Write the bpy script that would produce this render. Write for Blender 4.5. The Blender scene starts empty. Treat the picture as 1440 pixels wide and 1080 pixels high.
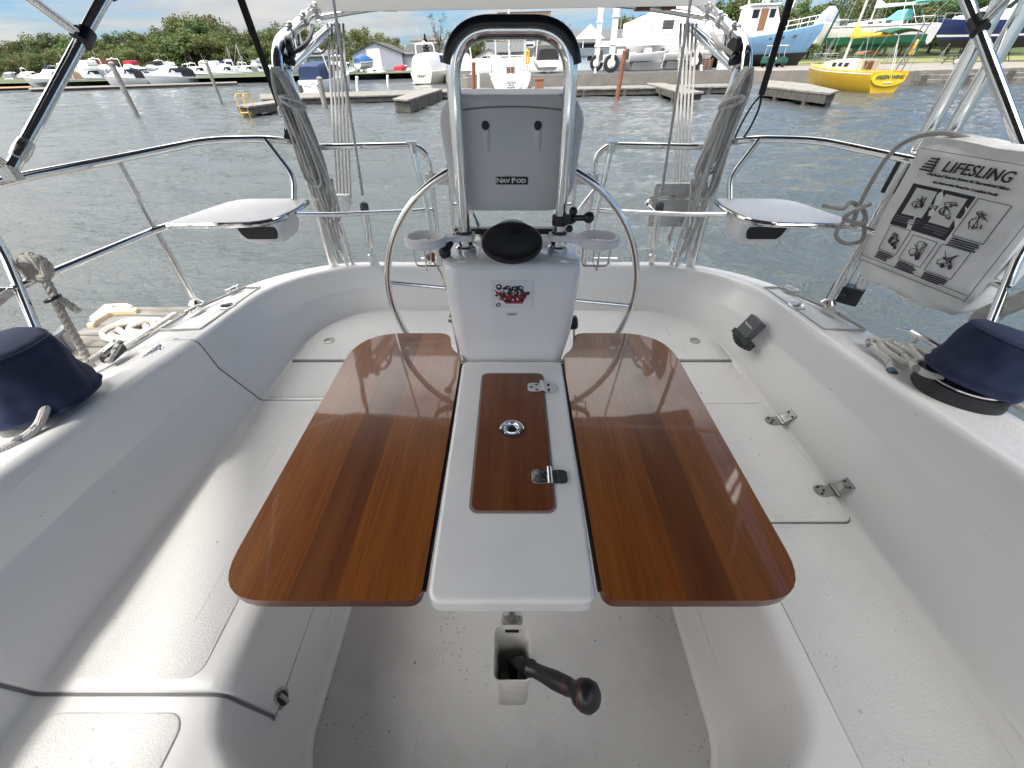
import bpy, bmesh, math, random
from mathutils import Vector, Matrix
R = math.radians
rnd = random.Random(7)
S = bpy.context.scene
COL = S.collection
# ------------------------------------------------------------------ camera
CZ = 2.1                                   # eye height above the water
F = 560.0
PITCH = R(39.1)
CP, SP = math.cos(PITCH), math.sin(PITCH)
cd = bpy.data.cameras.new('camera')
cam = bpy.data.objects.new('camera', cd)
COL.objects.link(cam)
ROLL = R(1.2)                              # the yacht heels a little to the right, and the viewer with it
RM = Matrix.Rotation(ROLL, 4, 'Y')
HEEL = [False]
cam.matrix_world = Matrix.Translation((0, 0, CZ)) @ RM @ Matrix.Rotation(R(90) - PITCH, 4, 'X')
cd.sensor_width = 36
cd.lens = F / 1440 * 36
cd.clip_start = 0.02
cd.clip_end = 3000
S.camera = cam
S.view_settings.view_transform = 'Standard'
S.view_settings.look = 'None'
S.view_settings.exposure = .74
S.view_settings.gamma = 1
S.cycles.max_bounces = 8
S.cycles.diffuse_bounces = 4

def ray(px, py):
    u = (px - 720) / F; v = (540 - py) / F
    d = Vector((u, CP + v * SP, v * CP - SP))
    return (RM @ d) if HEEL[0] else d
def on_z(px, py, z=0.0):                   # where the line of sight meets a level plane
    r = ray(px, py); t = (z - CZ) / r.z
    return Vector((0, 0, CZ)) + r * t
def on_y(px, py, Y):
    r = ray(px, py); return Vector((0, 0, CZ)) + r * (Y / r.y)
def H(x, y, h):                            # a point h metres below the eye
    return Vector((x, y, CZ - h))

# ------------------------------------------------------------------ objects
BASE = {}
def thing(name, label, cat, loc=(0, 0, 0), rz=0, group=None, local=False):
    o = bpy.data.objects.new(name, None); COL.objects.link(o)
    o.empty_display_size = 0.1
    o.location = loc; o.rotation_euler = (0, 0, rz)
    o['label'] = label; o['category'] = cat
    if group: o['group'] = group
    BASE[o.name] = Vector((0, 0, 0)) if local else Vector(loc)
    return o
def tag(o, label, cat, group=None):
    o['label'] = label; o['category'] = cat
    if group: o['group'] = group
    return o
def kids(o): return [c for c in COL.objects if c.parent == o]
def dup(root, loc=None, rz=None, label=None):
    def cp(o, par):
        c = o.copy(); COL.objects.link(c)
        if par: c.parent = par
        for k in kids(o): cp(k, c)
        return c
    r = cp(root, None)
    if loc is not None: r.location = loc
    if rz is not None: r.rotation_euler = (0, 0, rz)
    if label: r['label'] = label
    BASE[r.name] = Vector((0, 0, 0))
    return r

class MB:
    def __init__(s): s.v = []; s.f = []; s.m = []; s.k = 0
    def add(s, vs, fs):
        b = len(s.v); s.v += [Vector(p) for p in vs]
        for f in fs: s.f.append(tuple(b + i for i in f)); s.m.append(s.k)
        return s
    def box(s, a, b):
        x0, y0, z0 = a; x1, y1, z1 = b
        return s.add([(x0,y0,z0),(x1,y0,z0),(x1,y1,z0),(x0,y1,z0),(x0,y0,z1),(x1,y0,z1),(x1,y1,z1),(x0,y1,z1)],
                     [(3,2,1,0),(4,5,6,7),(0,1,5,4),(1,2,6,5),(2,3,7,6),(3,0,4,7)])
    def obox(s, c, size, ex, ey):          # box on its own axes
        ex = Vector(ex).normalized(); ey = Vector(ey).normalized(); ez = ex.cross(ey).normalized(); ey = ez.cross(ex)
        c = Vector(c); a, b, d = (q / 2 for q in size)
        P = [c + ex*i*a + ey*j*b + ez*k*d for k in (-1,1) for i, j in ((-1,-1),(1,-1),(1,1),(-1,1))]
        return s.add(P, [(3,2,1,0),(4,5,6,7),(0,1,5,4),(1,2,6,5),(2,3,7,6),(3,0,4,7)])
    def beam(s, a, b, w, h=None):
        a = Vector(a); b = Vector(b); d = b - a; h = h or w
        up = Vector((0,0,1)) if abs(d.normalized().z) < .9 else Vector((0,1,0))
        side = d.cross(up)
        return s.obox((a + b) / 2, (d.length, w, h), d, side)
    def loft(s, rings, closed=True, caps=True):
        n = len(rings[0]); vs = [p for r in rings for p in r]; fs = []
        for i in range(len(rings) - 1):
            for j in range(n if closed else n - 1):
                k = (j + 1) % n
                fs.append((i*n+j, i*n+k, (i+1)*n+k, (i+1)*n+j))
        if caps and closed:
            fs.append(tuple(range(n))[::-1]); fs.append(tuple((len(rings)-1)*n + j for j in range(n)))
        return s.add(vs, fs)
    def prism(s, pts, lo, hi, fn=None):    # outline extruded; fn maps (u,v,w) to space
        fn = fn or (lambda u, v, w: (u, v, w))
        return s.loft([[fn(u, v, lo) for u, v in pts], [fn(u, v, hi) for u, v in pts]])
    def tube(s, pts, r, n=10, closed=False, caps=True):
        pts = [Vector(p) for p in pts]; m = len(pts); rings = []
        T = []
        for i in range(m):
            a = pts[(i-1) % m] if (closed or i > 0) else pts[i]
            b = pts[(i+1) % m] if (closed or i < m-1) else pts[i]
            d = (b - a); T.append(d.normalized() if d.length > 1e-9 else Vector((0,0,1)))
        nrm = T[0].orthogonal().normalized()
        for i in range(m):
            nrm = (nrm - T[i] * nrm.dot(T[i]))
            nrm = nrm.normalized() if nrm.length > 1e-6 else T[i].orthogonal().normalized()
            bn = T[i].cross(nrm)
            rr = r[i] if isinstance(r, (list, tuple)) else r
            rings.append([pts[i] + nrm*math.cos(2*math.pi*k/n)*rr + bn*math.sin(2*math.pi*k/n)*rr for k in range(n)])
        if closed: rings.append(rings[0])
        return s.loft(rings, True, caps and not closed)
    def lathe(s, prof, c=(0,0,0), ax=(0,0,1), n=24, fn=None):
        ax = Vector(ax).normalized(); e1 = ax.orthogonal().normalized(); e2 = ax.cross(e1); c = Vector(c)
        rings = []
        for r, z in prof:
            ring = []
            for k in range(n):
                a = 2*math.pi*k/n
                q = r * (fn(a, z) if fn else 1)
                ring.append(c + ax*z + e1*math.cos(a)*max(q, 1e-4) + e2*math.sin(a)*max(q, 1e-4))
            rings.append(ring)
        return s.loft(rings)
    def ball(s, c, r, n=12, sc=(1,1,1)):
        prof = [(math.sin(math.pi*i/8)*r, -math.cos(math.pi*i/8)*r) for i in range(9)]
        b = len(s.v); s.lathe(prof, (0,0,0), (0,0,1), n); c = Vector(c)
        for i in range(b, len(s.v)):
            p = s.v[i]; s.v[i] = c + Vector((p.x*sc[0], p.y*sc[1], p.z*sc[2]))
        return s
    def grid(s, rows):
        return s.loft(rows, closed=False, caps=False)
    def build(s, name, mats, parent=None, smooth=35, bevel=0, seg=2, loc=None, flip=True, wn=False):
        me = bpy.data.meshes.new(name)
        base = BASE[parent.name] if parent else Vector(loc or (0, 0, 0))
        me.from_pydata([p - base for p in s.v], [], s.f)
        if not isinstance(mats, (list, tuple)): mats = [mats]
        for m in mats: me.materials.append(m)
        me.polygons.foreach_set('material_index', s.m)
        bm = bmesh.new(); bm.from_mesh(me)
        bmesh.ops.remove_doubles(bm, verts=bm.verts, dist=1e-6)
        if flip: bmesh.ops.recalc_face_normals(bm, faces=bm.faces)
        bm.to_mesh(me); bm.free()
        if smooth:
            me.polygons.foreach_set('use_smooth', [True] * len(me.polygons))
            me.set_sharp_from_angle(angle=R(smooth))
        me.update()
        o = bpy.data.objects.new(name, me); COL.objects.link(o)
        if parent: o.parent = parent; BASE[o.name] = base
        else: o.location = base; BASE[o.name] = base
        if wn:
            q_ = o.modifiers.new('wn', 'WEIGHTED_NORMAL'); q_.keep_sharp = True; q_.weight = 80
        if bevel:
            b = o.modifiers.new('bevel', 'BEVEL'); b.width = bevel; b.segments = seg; b.limit_method = 'ANGLE'
            b.angle_limit = R(40); b.harden_normals = True
        return o

def each(mb, name, mats, parent, **kw):    # every loose piece becomes an object of its own
    n = len(mb.v); par = list(range(n))
    def fd(i):
        while par[i] != i: par[i] = par[par[i]]; i = par[i]
        return i
    for f in mb.f:
        for i in f[1:]: par[fd(i)] = fd(f[0])
    gr = {}
    for f in mb.f: gr.setdefault(fd(f[0]), []).append(f)
    for fs in gr.values():
        ids = sorted({i for f in fs for i in f}); mp = {a: b for b, a in enumerate(ids)}
        q = MB(); q.add([mb.v[i] for i in ids], [tuple(mp[i] for i in f) for f in fs]); q.build(name, mats, parent, **kw)

def cm(pts, k=6, closed=False):            # smooth curve through points
    P = [Vector(p) for p in pts]; n = len(P); out = []
    for i in range(n if closed else n - 1):
        if closed: a, b, c, d = (P[(i+j) % n] for j in (-1, 0, 1, 2))
        else: a, b, c, d = P[max(i-1,0)], P[i], P[i+1], P[min(i+2,n-1)]
        for j in range(k):
            t = j / k
            out.append(.5*((2*b) + (c-a)*t + (2*a-5*b+4*c-d)*t*t + (3*b-a-3*c+d)*t**3))
    if not closed: out.append(P[-1])
    return out
def interp(x, T):
    for (a, p), (b, q) in zip(T, T[1:]):
        if x <= b: return p + (q-p)*max(0, (x-a))/(b-a)
    return T[-1][1]
def fil(pts, r, n=6):                      # polyline with rounded corners
    P = [Vector(p) for p in pts]; out = [P[0]]
    for i in range(1, len(P)-1):
        a, b, c = P[i-1], P[i], P[i+1]
        da = (a-b); dc = (c-b)
        q = min(r, da.length*.45, dc.length*.45)
        s0 = b + da.normalized()*q; s1 = b + dc.normalized()*q
        for j in range(n+1):
            t = j/n; out.append(s0*(1-t)**2 + b*2*t*(1-t) + s1*t*t)
    out.append(P[-1]); return out
def rrect(x0, x1, y0, y1, r, n=5):
    o = []
    for cx, cy, a in ((x1-r,y1-r,0),(x0+r,y1-r,90),(x0+r,y0+r,180),(x1-r,y0+r,270)):
        for k in range(n+1):
            t = R(a + 90*k/n); o.append((cx + r*math.cos(t), cy + r*math.sin(t)))
    return o
def text_mesh(body, size, mat, name, parent, o, ex, ey, depth=.0006, align='CENTER', shear=0, bold=0, sx=1):
    cu = bpy.data.curves.new('t', 'FONT'); cu.body = body; cu.size = size; cu.align_x = align; cu.align_y = 'CENTER'
    cu.extrude = depth; cu.shear = shear; cu.offset = bold; cu.resolution_u = 3
    t = bpy.data.objects.new('t', cu)
    me = bpy.data.meshes.new_from_object(t)
    bpy.data.objects.remove(t); bpy.data.curves.remove(cu)
    ex = Vector(ex).normalized(); ey = Vector(ey).normalized(); ez = ex.cross(ey)
    base = BASE[parent.name]; o = Vector(o) - base
    for v in me.vertices: v.co = o + ex*v.co.x*sx + ey*v.co.y + ez*v.co.z
    me.materials.clear(); me.materials.append(mat); me.name = name
    ob = bpy.data.objects.new(name, me); COL.objects.link(ob); ob.parent = parent; BASE[ob.name] = base
    return ob

# ------------------------------------------------------------------ materials
def nt(name):
    m = bpy.data.materials.new(name); m.use_nodes = True
    t = m.node_tree; return m, t, t.nodes['Principled BSDF']
def N(t, kind, **kw):
    n = t.nodes.new(kind)
    for k, v in kw.items():
        if k in n.inputs.keys(): n.inputs[k].default_value = v
        else: setattr(n, k, v)
    return n
def ramp(t, fac, stops, interp='LINEAR'):
    r = t.nodes.new('ShaderNodeValToRGB'); r.color_ramp.interpolation = interp
    e = r.color_ramp.elements
    while len(e) < len(stops): e.new(.5)
    for q, (p, c) in zip(e, stops):
        q.position = p; q.color = (c, c, c, 1) if isinstance(c, (int, float)) else (*c, 1)
    t.links.new(fac, r.inputs['Fac']); return r.outputs['Color']
def mixc(t, fac, a, b, mode='MIX'):
    m = t.nodes.new('ShaderNodeMix'); m.data_type = 'RGBA'; m.blend_type = mode
    for s_, v in ((m.inputs[0], fac), (m.inputs[6], a), (m.inputs[7], b)):
        if hasattr(v, 'is_linked'): t.links.new(v, s_)
        elif isinstance(v, (int, float)): s_.default_value = v
        else: s_.default_value = (*v, 1)
    return m.outputs[2]
def coords(t, kind='Object', scale=(1,1,1)):
    c = t.nodes.new('ShaderNodeTexCoord'); mp = t.nodes.new('ShaderNodeMapping')
    mp.inputs['Scale'].default_value = scale
    t.links.new(c.outputs[kind], mp.inputs['Vector']); return mp.outputs['Vector']
def noise(t, vec, scale, detail=4, rough=.55, out='Fac', dist=0):
    n = N(t, 'ShaderNodeTexNoise', Scale=scale, Detail=detail, Roughness=rough, Distortion=dist)
    t.links.new(vec, n.inputs['Vector']); return n.outputs[out]
def bump(t, p, h, strength, dist):
    b = N(t, 'ShaderNodeBump', Strength=strength, Distance=dist)
    t.links.new(h, b.inputs['Height']); t.links.new(b.outputs['Normal'], p.inputs['Normal'])
def mat(name, col, rough=.5, metal=0, var=.12, vs=6, coat=0, bmp=0, bs=60, bd=.002, spec=None, trans=0):
    m, t, p = nt(name)
    p.inputs['Roughness'].default_value = rough; p.inputs['Metallic'].default_value = metal
    p.inputs['Coat Weight'].default_value = coat; p.inputs['Coat Roughness'].default_value = .05
    if spec is not None: p.inputs['Specular IOR Level'].default_value = spec
    p.inputs['Transmission Weight'].default_value = trans
    v = coords(t)
    if var:
        c = ramp(t, noise(t, v, vs), [(.25, tuple(q*(1-var) for q in col)), (.75, tuple(min(1, q*(1+var)) for q in col))])
        t.links.new(c, p.inputs['Base Color'])
    else: p.inputs['Base Color'].default_value = (*col, 1)
    if bmp: bump(t, p, noise(t, v, bs, 3), bmp, bd)
    return m

def gel_mat(name, col, rough, nonskid=False, specks=.3):
    m, t, p = nt(name)
    v = coords(t)
    n1 = noise(t, v, 2.3, 5, .6)
    c = ramp(t, n1, [(.2, tuple(q*.965 for q in col)), (.8, col)])
    # scuffs and grime specks with a shape of their own
    vo = N(t, 'ShaderNodeTexVoronoi', Scale=17.0, Randomness=1.0); t.links.new(v, vo.inputs['Vector'])
    n2 = noise(t, v, 160, 2)
    sp = N(t, 'ShaderNodeMath', operation='MULTIPLY_ADD'); t.links.new(n2, sp.inputs[0]); sp.inputs[1].default_value = .12
    t.links.new(vo.outputs['Distance'], sp.inputs[2])
    n3 = noise(t, v, 5.0, 2)
    th = N(t, 'ShaderNodeMath', operation='MULTIPLY'); t.links.new(n3, th.inputs[0]); th.inputs[1].default_value = .215 if nonskid else .19
    lt = N(t, 'ShaderNodeMath', operation='LESS_THAN'); t.links.new(sp.outputs[0], lt.inputs[0]); t.links.new(th.outputs[0], lt.inputs[1])
    f = N(t, 'ShaderNodeMath', operation='MULTIPLY'); t.links.new(lt.outputs[0], f.inputs[0]); f.inputs[1].default_value = specks
    c = mixc(t, f.outputs[0], c, (.12, .115, .105))
    if nonskid:                            # shade of the fine grit put into the colour, and grime caught in the tread
        c = mixc(t, ramp(t, noise(t, v, 260, 2, .7), [(.3, .16), (.6, 0)]), c, tuple(q*.55 for q in col))
        vf = N(t, 'ShaderNodeTexVoronoi', Scale=48.0, Randomness=1.0); t.links.new(v, vf.inputs['Vector'])
        cl = ramp(t, noise(t, v, 3.2, 4, .65), [(.48, 0), (.62, .17)])
        l2 = N(t, 'ShaderNodeMath', operation='LESS_THAN'); t.links.new(vf.outputs['Distance'], l2.inputs[0]); t.links.new(cl, l2.inputs[1])
        f2 = N(t, 'ShaderNodeMath', operation='MULTIPLY'); t.links.new(l2.outputs[0], f2.inputs[0]); f2.inputs[1].default_value = specks*.75
        c = mixc(t, f2.outputs[0], c, (.20, .185, .165))
        c = mixc(t, ramp(t, noise(t, v, 5.5, 5, .7), [(.5, 0), (.75, specks*.4)]), c, tuple(q*.55 for q in col))
    # long thin rubbed streaks
    v2 = coords(t, 'Object', (60, 2.2, 60)); n4 = noise(t, v2, 1.0, 2)
    st = ramp(t, n4, [(.72, 0), (.745, .22)])
    c = mixc(t, st, c, (.3, .29, .27))
    t.links.new(c, p.inputs['Base Color'])
    r_ = ramp(t, noise(t, v, 4, 4), [(.2, rough*.92), (.8, min(1, rough*1.1))]); t.links.new(r_, p.inputs['Roughness'])
    if nonskid:
        b1 = noise(t, v, 210, 2, .7); bump(t, p, b1, .9, .003)
    else:
        bump(t, p, noise(t, v, 7, 3), .05, .01)
    return m
GEL = gel_mat('white_gelcoat', (.78, .775, .76), .24, specks=.3)
NSK = gel_mat('nonskid_gelcoat', (.745, .74, .725), .6, True, .4)
SOLE = gel_mat('worn_nonskid', (.62, .615, .60), .65, True, .75)
PEDM = mat('pedestal_gelcoat', (.79, .785, .77), .18, var=.03, coat=.4)
TABW = mat('table_gelcoat', (.77, .765, .745), .24, var=.05, vs=9, coat=.3)
SEAM = mat('dark_gap', (.17, .17, .165), .7)  # stands in for the shade in gaps round lids and panels
def steel(name, col=(.78,.78,.77), rough=.08):
    m, t, p = nt(name); p.inputs['Metallic'].default_value = 1
    v = coords(t); p.inputs['Base Color'].default_value = (*col, 1)
    t.links.new(ramp(t, noise(t, v, 30, 3), [(.3, rough*.6), (.75, rough*2.2)]), p.inputs['Roughness'])
    bump(t, p, noise(t, v, 25, 2), .02, .003)
    return m
CHR = steel('polished_steel'); WIRE = steel('steel_wire', (.5,.5,.5), .25); BRS = steel('dull_steel', (.6,.59,.57), .25)
BLK = mat('black_plastic', (.012,.012,.013), .38, var=.2)
BLKF = mat('black_fabric', (.012,.012,.014), .8, bmp=.3, bs=400)
WHP = mat('white_plastic', (.72,.72,.71), .35, var=.05)
DGR = mat('dark_grey_plastic', (.06,.065,.07), .5)
NAVY = mat('navy_canvas', (.012,.02,.058), .85, var=.25, vs=14, bmp=.35, bs=500, bd=.001)
PODM = mat('grey_pod_plastic', (.60,.60,.60), .32, var=.06, vs=3)
BAG = mat('white_vinyl_cloth', (.74,.735,.715), .5, var=.13, vs=12, bmp=.4, bs=14, bd=.012)
INK = mat('black_ink', (.02,.02,.025), .6, var=0)
PAPER = mat('white_print', (.62,.62,.60), .6, var=0)
REDM = mat('red_paint', (.35,.02,.03), .4, var=.15)
WD = mat('brown_wood_block', (.16,.05,.02), .5)
def wood():
    m, t, p = nt('varnished_teak')
    v = coords(t)
    sep = t.nodes.new('ShaderNodeSeparateXYZ'); t.links.new(v, sep.inputs[0])
    ab = N(t, 'ShaderNodeMath', operation='ABSOLUTE'); t.links.new(sep.outputs['X'], ab.inputs[0])
    # planks by distance from the table's middle
    pl = ramp(t, ab.outputs[0], [(0, (.26,.074,.007)), (.345, (.130,.032,.005)), (.438, (.24,.069,.007)), (.52, (.275,.084,.009))], 'CONSTANT')
    g = noise(t, coords(t, 'Object', (170, 4.0, 60)), 1.0, 6, .7, dist=.3)
    g2 = noise(t, coords(t, 'Object', (16, .9, 10)), 1.0, 3, .5, dist=.6)
    c = mixc(t, ramp(t, g, [(.35, .0), (.72, .75)]), pl, (.05,.012,.005))
    c = mixc(t, ramp(t, g2, [(.4, 0), (.75, .35)]), c, (.33,.13,.03))
    sc = noise(t, coords(t, 'Object', (45, 45, 45)), 1.0, 6, .75)
    c = mixc(t, ramp(t, sc, [(.68, 0), (.72, .45)]), c, (.42,.26,.14))
    t.links.new(c, p.inputs['Base Color'])
    p.inputs['Roughness'].default_value = .3; p.inputs['Coat Weight'].default_value = 1; p.inputs['Coat IOR'].default_value = 1.5
    t.links.new(ramp(t, noise(t, v, 60, 4), [(.3, .015), (.8, .075)]), p.inputs['Coat Roughness'])
    b = N(t, 'ShaderNodeBump', Strength=.05, Distance=.004); t.links.new(noise(t, v, 9, 3), b.inputs['Height'])
    t.links.new(b.outputs['Normal'], p.inputs['Coat Normal'])
    return m
TEAK = wood()
EDGE = mat('teak_edge', (.10,.022,.006), .35, var=.3, vs=30, coat=.25)
def rope_mat(name, base, fleck, scale=60):
    m, t, p = nt(name); v = coords(t)
    vo = N(t, 'ShaderNodeTexVoronoi', Scale=scale); t.links.new(v, vo.inputs['Vector'])
    c = mixc(t, ramp(t, vo.outputs['Color'], [(.80, 0), (.82, 1)]), base, fleck)
    c = mixc(t, .35, c, mixc(t, noise(t, v, 90, 3), tuple(q*.5 for q in base), base))
    t.links.new(c, p.inputs['Base Color']); p.inputs['Roughness'].default_value = .9
    w = N(t, 'ShaderNodeTexWave', Scale=110, Distortion=1.0); t.links.new(v, w.inputs['Vector'])
    bump(t, p, w.outputs['Fac'], .5, .003)
    return m
ROPEG = rope_mat('weathered_grey_rope', (.62,.61,.58), (.50,.49,.465))
ROPEW = rope_mat('white_blue_fleck_rope', (.62,.60,.56), (.04,.06,.10), 70)
ROPEB = rope_mat('white_black_fleck_rope', (.55,.54,.5), (.03,.03,.03), 45)
ROPET = rope_mat('twisted_white_rope', (.55,.51,.45), (.5,.46,.4), 40)
ROPEL = rope_mat('pale_grey_line', (.5,.485,.46), (.42,.41,.39))
# ================================================================== OUR SAILBOAT
boat = thing('sailing_yacht', 'white fibreglass sailing yacht in the foreground seen from inside its open cockpit with bench seats', 'sailboat', (0, .8, 0))
YS = [-1.0, -.5, -.1, .03, .06, .10, .14, .18, .22, .25, .262, .45, .685, .80, 1.0, 1.235, 1.27, 1.36]
def U(w, ya, rx, ry, xf=None):
    L = [(-(w(y)), y) for y in YS]
    y0 = ya - ry; w0 = w(y0); L.append((-w0, y0))
    K = 14
    for k in range(1, K+1):
        a = R(90*k/K); L.append((-(w0-rx) - rx*math.cos(a), y0 + ry*math.sin(a)))
    for k in range(1, 4): L.append((-(w0-rx)*(1-k/4), ya))
    return L + [(0, ya)] + [(-x, y) for x, y in L[::-1]]
WA = [(-1, .02), (-.1, .04), (.03, .22), (.06, .36), (.10, .47), (.14, .53), (.18, .56), (.22, .578), (.26, .585), (9, .585)]
cA = U(lambda y: interp(y, WA), 1.62, .1, .2)
cB = U(lambda y: interp(y-.02, WA) + .07, 1.64, .1, .2)
cC = U(lambda y: 1.085 - .018*max(0, y-.5), 2.05, .34, .42)
cD = U(lambda y: 1.185, 2.10, .46, .45)
cE = U(lambda y: 1.43 if y > 0 else 1.43 + .05*y, 2.2, .65, .75)
NU = len(cA)
def zD(y): return CZ - interp(y, [(-1,.60),(.2,.70),(.58,.74),(1.35,.825),(2.1,.875),(3,.89)])
SEAT, SOLEZ = CZ - 1.12, CZ - 1.52
def profile(i):
    A, B, C, D, E = (Vector(c[i]) for c in (cA, cB, cC, cD, cE))
    u = (C - B).normalized()
    e = (E - D).normalized()
    zd = zD(D.y); ze = zd - .012
    AB = A.lerp(B, .55); M1 = C.lerp(D, interp(D.y, [(1.2, .87), (1.75, .5)])) ; 
    zm = 1.015 + (zd - 1.015)*.5
    q = lambda p, z: Vector((p.x, p.y, z))
    f0, f1 = q(A, SOLEZ+.016), q(B-u*.002, .942)
    g0 = q(C+u*.004, SEAT+.020); m = q(M1, zm); g1 = q(D-u*.002, zd-.030)
    return [q(A-u*.014, SOLEZ+.002), q(A-u*.006, SOLEZ+.004), f0, f0.lerp(f1, .025), q(AB, .78), q(B-u*.003, .932), f1, q(B+u*.004, .963), q(B+u*.017, .976), q(B+u*.036, SEAT), q(B+u*.043, SEAT),
            q(C-u*.026, SEAT), q(C-u*.019, SEAT), q(C-u*.008, SEAT+.002), q(C-u*.001, SEAT+.008), g0, g0.lerp(m, .07), g0.lerp(m, .95), m, m.lerp(g1, .05), m.lerp(g1, .94), g1, q(D+u*.003, zd-.014), q(D+u*.011, zd-.004), q(D+u*.024, zd), q(D+u*.031, zd),
            q(E-e*.053, ze), q(E-e*.046, ze), q(E-e*.022, ze+.004), q(E-e*.005, ze-.003), q(E, ze-.03), q(E-e*.03, .5), q(E-e*.3, -.35)]
PR = [profile(i) for i in range(NU)]
mb = MB()
for i in range(NU-1):
    mb.k = 0
    for j in range(len(PR[0])-1):
        mb.k = 1 if j == 25 else 0
        mb.add([PR[i][j], PR[i+1][j], PR[i+1][j+1], PR[i][j+1]], [(0,1,2,3)])
mb.build('hull_moulding', [GEL, NSK], boat, smooth=60)
# sole
sm = MB()
inner = [(x, y) for x, y in cA]
sm.prism([(x, y) for x, y in inner], SOLEZ-.03, SOLEZ)
sm.build('cockpit_sole', SOLE, boat, smooth=0)
# cabin bulkhead and house behind the viewer
cb = MB()
cb.box((-1.3, -1.02, .3), (1.3, -.98, 1.72)); cb.box((-1.15, -3.2, 1.3), (1.15, -1.0, 1.74)); cb.box((-1.38, -3.4, .2), (1.38, -1.0, 1.44))
cb.build('cabin', GEL, boat, bevel=.03)
# nonskid panels on the seats
HNG = steel('worn_steel', (.36,.355,.34), .32)
def panel(pts, z0=SEAT-.004, z1=SEAT+.004, name='seat_panel', m=NSK, par=boat, bv=.003):
    b = MB(); b.prism(pts, z0, z1); return b.build(name, m, par, smooth=30, bevel=bv)
def xC(y): return 1.085 - .018*max(0, y-.5)
for s in (1, -1):
    f = lambda x0, x1, y0, y1, r: rrect(min(s*x0, s*x1), max(s*x0, s*x1), y0, y1, r)
    if s > 0:
        panel(f(.715, 1.035, -.9, .675, .03)); panel(f(.70, 1.045, 1.247, 1.535, .02))
        lid = panel(f(.675, 1.058, .692, 1.232, .02), SEAT-.002, SEAT+.012, 'locker_lid', NSK, boat, .006)
        g = MB(); g.prism(f(.671, 1.063, .687, 1.237, .023), SEAT-.002, SEAT+.003); g.build('lid_gap_shade', SEAM, lid)  # dark strip painted as the shade in the gap round the lid
        for y in (.80, 1.13):
            hb = MB()
            hb.prism(rrect(1.004, 1.052, y-.023, y+.023, .018), SEAT+.012, SEAT+.0165)
            hb.obox((1.1005, y, SEAT+.047), (.006, .042, .026), (-.83,0,.55), (0,1,0))
            hb.tube([(1.072, y-.026, SEAT+.020), (1.072, y+.026, SEAT+.020)], .0065); hb.obox((1.085, y, SEAT+.030), (.03, .04, .004), (.7,0,.7), (0,1,0)); hb.box((1.045, y-.02, SEAT+.012), (1.072, y+.02, SEAT+.018))
            hb.k = 1
            for dy in (-.013, .013): hb.ball((1.018, y+dy, SEAT+.0165), .005, 8); hb.ball((1.0985, y+dy, SEAT+.049), .0045, 8)
            hb.ball((1.03, y, SEAT+.016), .005, 8)
            hb.v = [p + Vector((-.018*(y-.5) - .0015, 0, 0)) if p.x > 1.06 else p for p in hb.v]; hb.build('hinge', [HNG, BLK], lid, bevel=.002)
    else:
        panel(f(.715, 1.03, -.9, .225, .04)); panel(f(.70, 1.045, 1.287, 1.535, .02))
def aft_outline(d):
    P = [(x, y) for x, y in cC if y > 1.6]; c0 = Vector((0, 1.45)); out = []
    for i, (x, y) in enumerate(P):
        a = Vector(P[max(i-1, 0)]); b2 = Vector(P[min(i+1, len(P)-1)]); t_ = (b2-a).normalized(); n = Vector((t_.y, -t_.x))
        if n.dot(c0 - Vector((x, y))) < 0: n = -n
        q = Vector((x, y)) + n*d; out.append((q.x, q.y))
    w = 1.066 - d
    return [(-w, 1.55 + (d-.02))] + out + [(w, 1.55 + (d-.02))]
b = MB(); b.prism(aft_outline(.014), SEAT-.002, SEAT+.004); asl = b.build('panel_gap_shade', SEAM, boat, smooth=0)  # dark rim standing in for shade under the aft panel's edge
panel(aft_outline(.022), SEAT-.002, SEAT+.013, 'seat_panel', NSK, boat, .004)
# the big locker lid on the left, taking in the seat, the seat back and a strip of deck
def lidrow(y, off):
    t0 = max(k for k in range(len(YS)) if YS[k] <= y + 1e-6); k1 = min(t0+1, len(YS)-1)
    f = 0 if k1 == t0 else (y-YS[t0])/(YS[k1]-YS[t0])
    P = [PR[t0][j].lerp(PR[k1][j], f) for j in range(4, 26)]
    last = PR[t0][25].lerp(PR[k1][25], f); P.append(last + Vector((-.05, 0, 0)))
    out = []
    for j, p in enumerate(P):
        a = P[max(j-1, 0)]; b = P[min(j+1, len(P)-1)]; d = (b-a); n = Vector((-d.z, 0, d.x)).normalized()
        if n.x < 0 and abs(n.z) < .7 or n.z < -.2: n = -n
        out.append(p + n*off)
    return out
rows = []
for y, o_ in [(.262, -.004), (.262, .004), (.266, .008)] + [(y, .008) for y in (.3, .45, .685, .9, 1.1, 1.235)] + [(1.258, .008), (1.262, .004), (1.262, -.004)]:
    rows.append(lidrow(y, o_))
for r_ in rows:                            # turn the lower and outer edges in
    r_.insert(0, r_[0] + Vector((-.012, 0, .0))); r_.append(r_[-1] + Vector((0, 0, -.012)))
lb = MB(); lb.grid(rows); lidL = lb.build('locker_lid', GEL, boat, smooth=60)
panel(rrect(-1.03, -.725, .285, 1.24, .035), SEAT+.004, SEAT+.0105, 'seat_panel', NSK, lidL)
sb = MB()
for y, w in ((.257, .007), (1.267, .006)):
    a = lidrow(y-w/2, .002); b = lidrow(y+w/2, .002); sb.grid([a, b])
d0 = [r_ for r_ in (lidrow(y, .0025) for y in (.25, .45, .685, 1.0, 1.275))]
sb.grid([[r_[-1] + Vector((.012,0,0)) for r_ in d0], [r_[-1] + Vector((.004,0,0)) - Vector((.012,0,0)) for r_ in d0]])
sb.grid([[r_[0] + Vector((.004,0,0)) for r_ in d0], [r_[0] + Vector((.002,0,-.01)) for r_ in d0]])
sb.build('lid_gap_shade', SEAM, lidL)  # dark strips drawn where shade would fall in the left lid's gap
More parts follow.
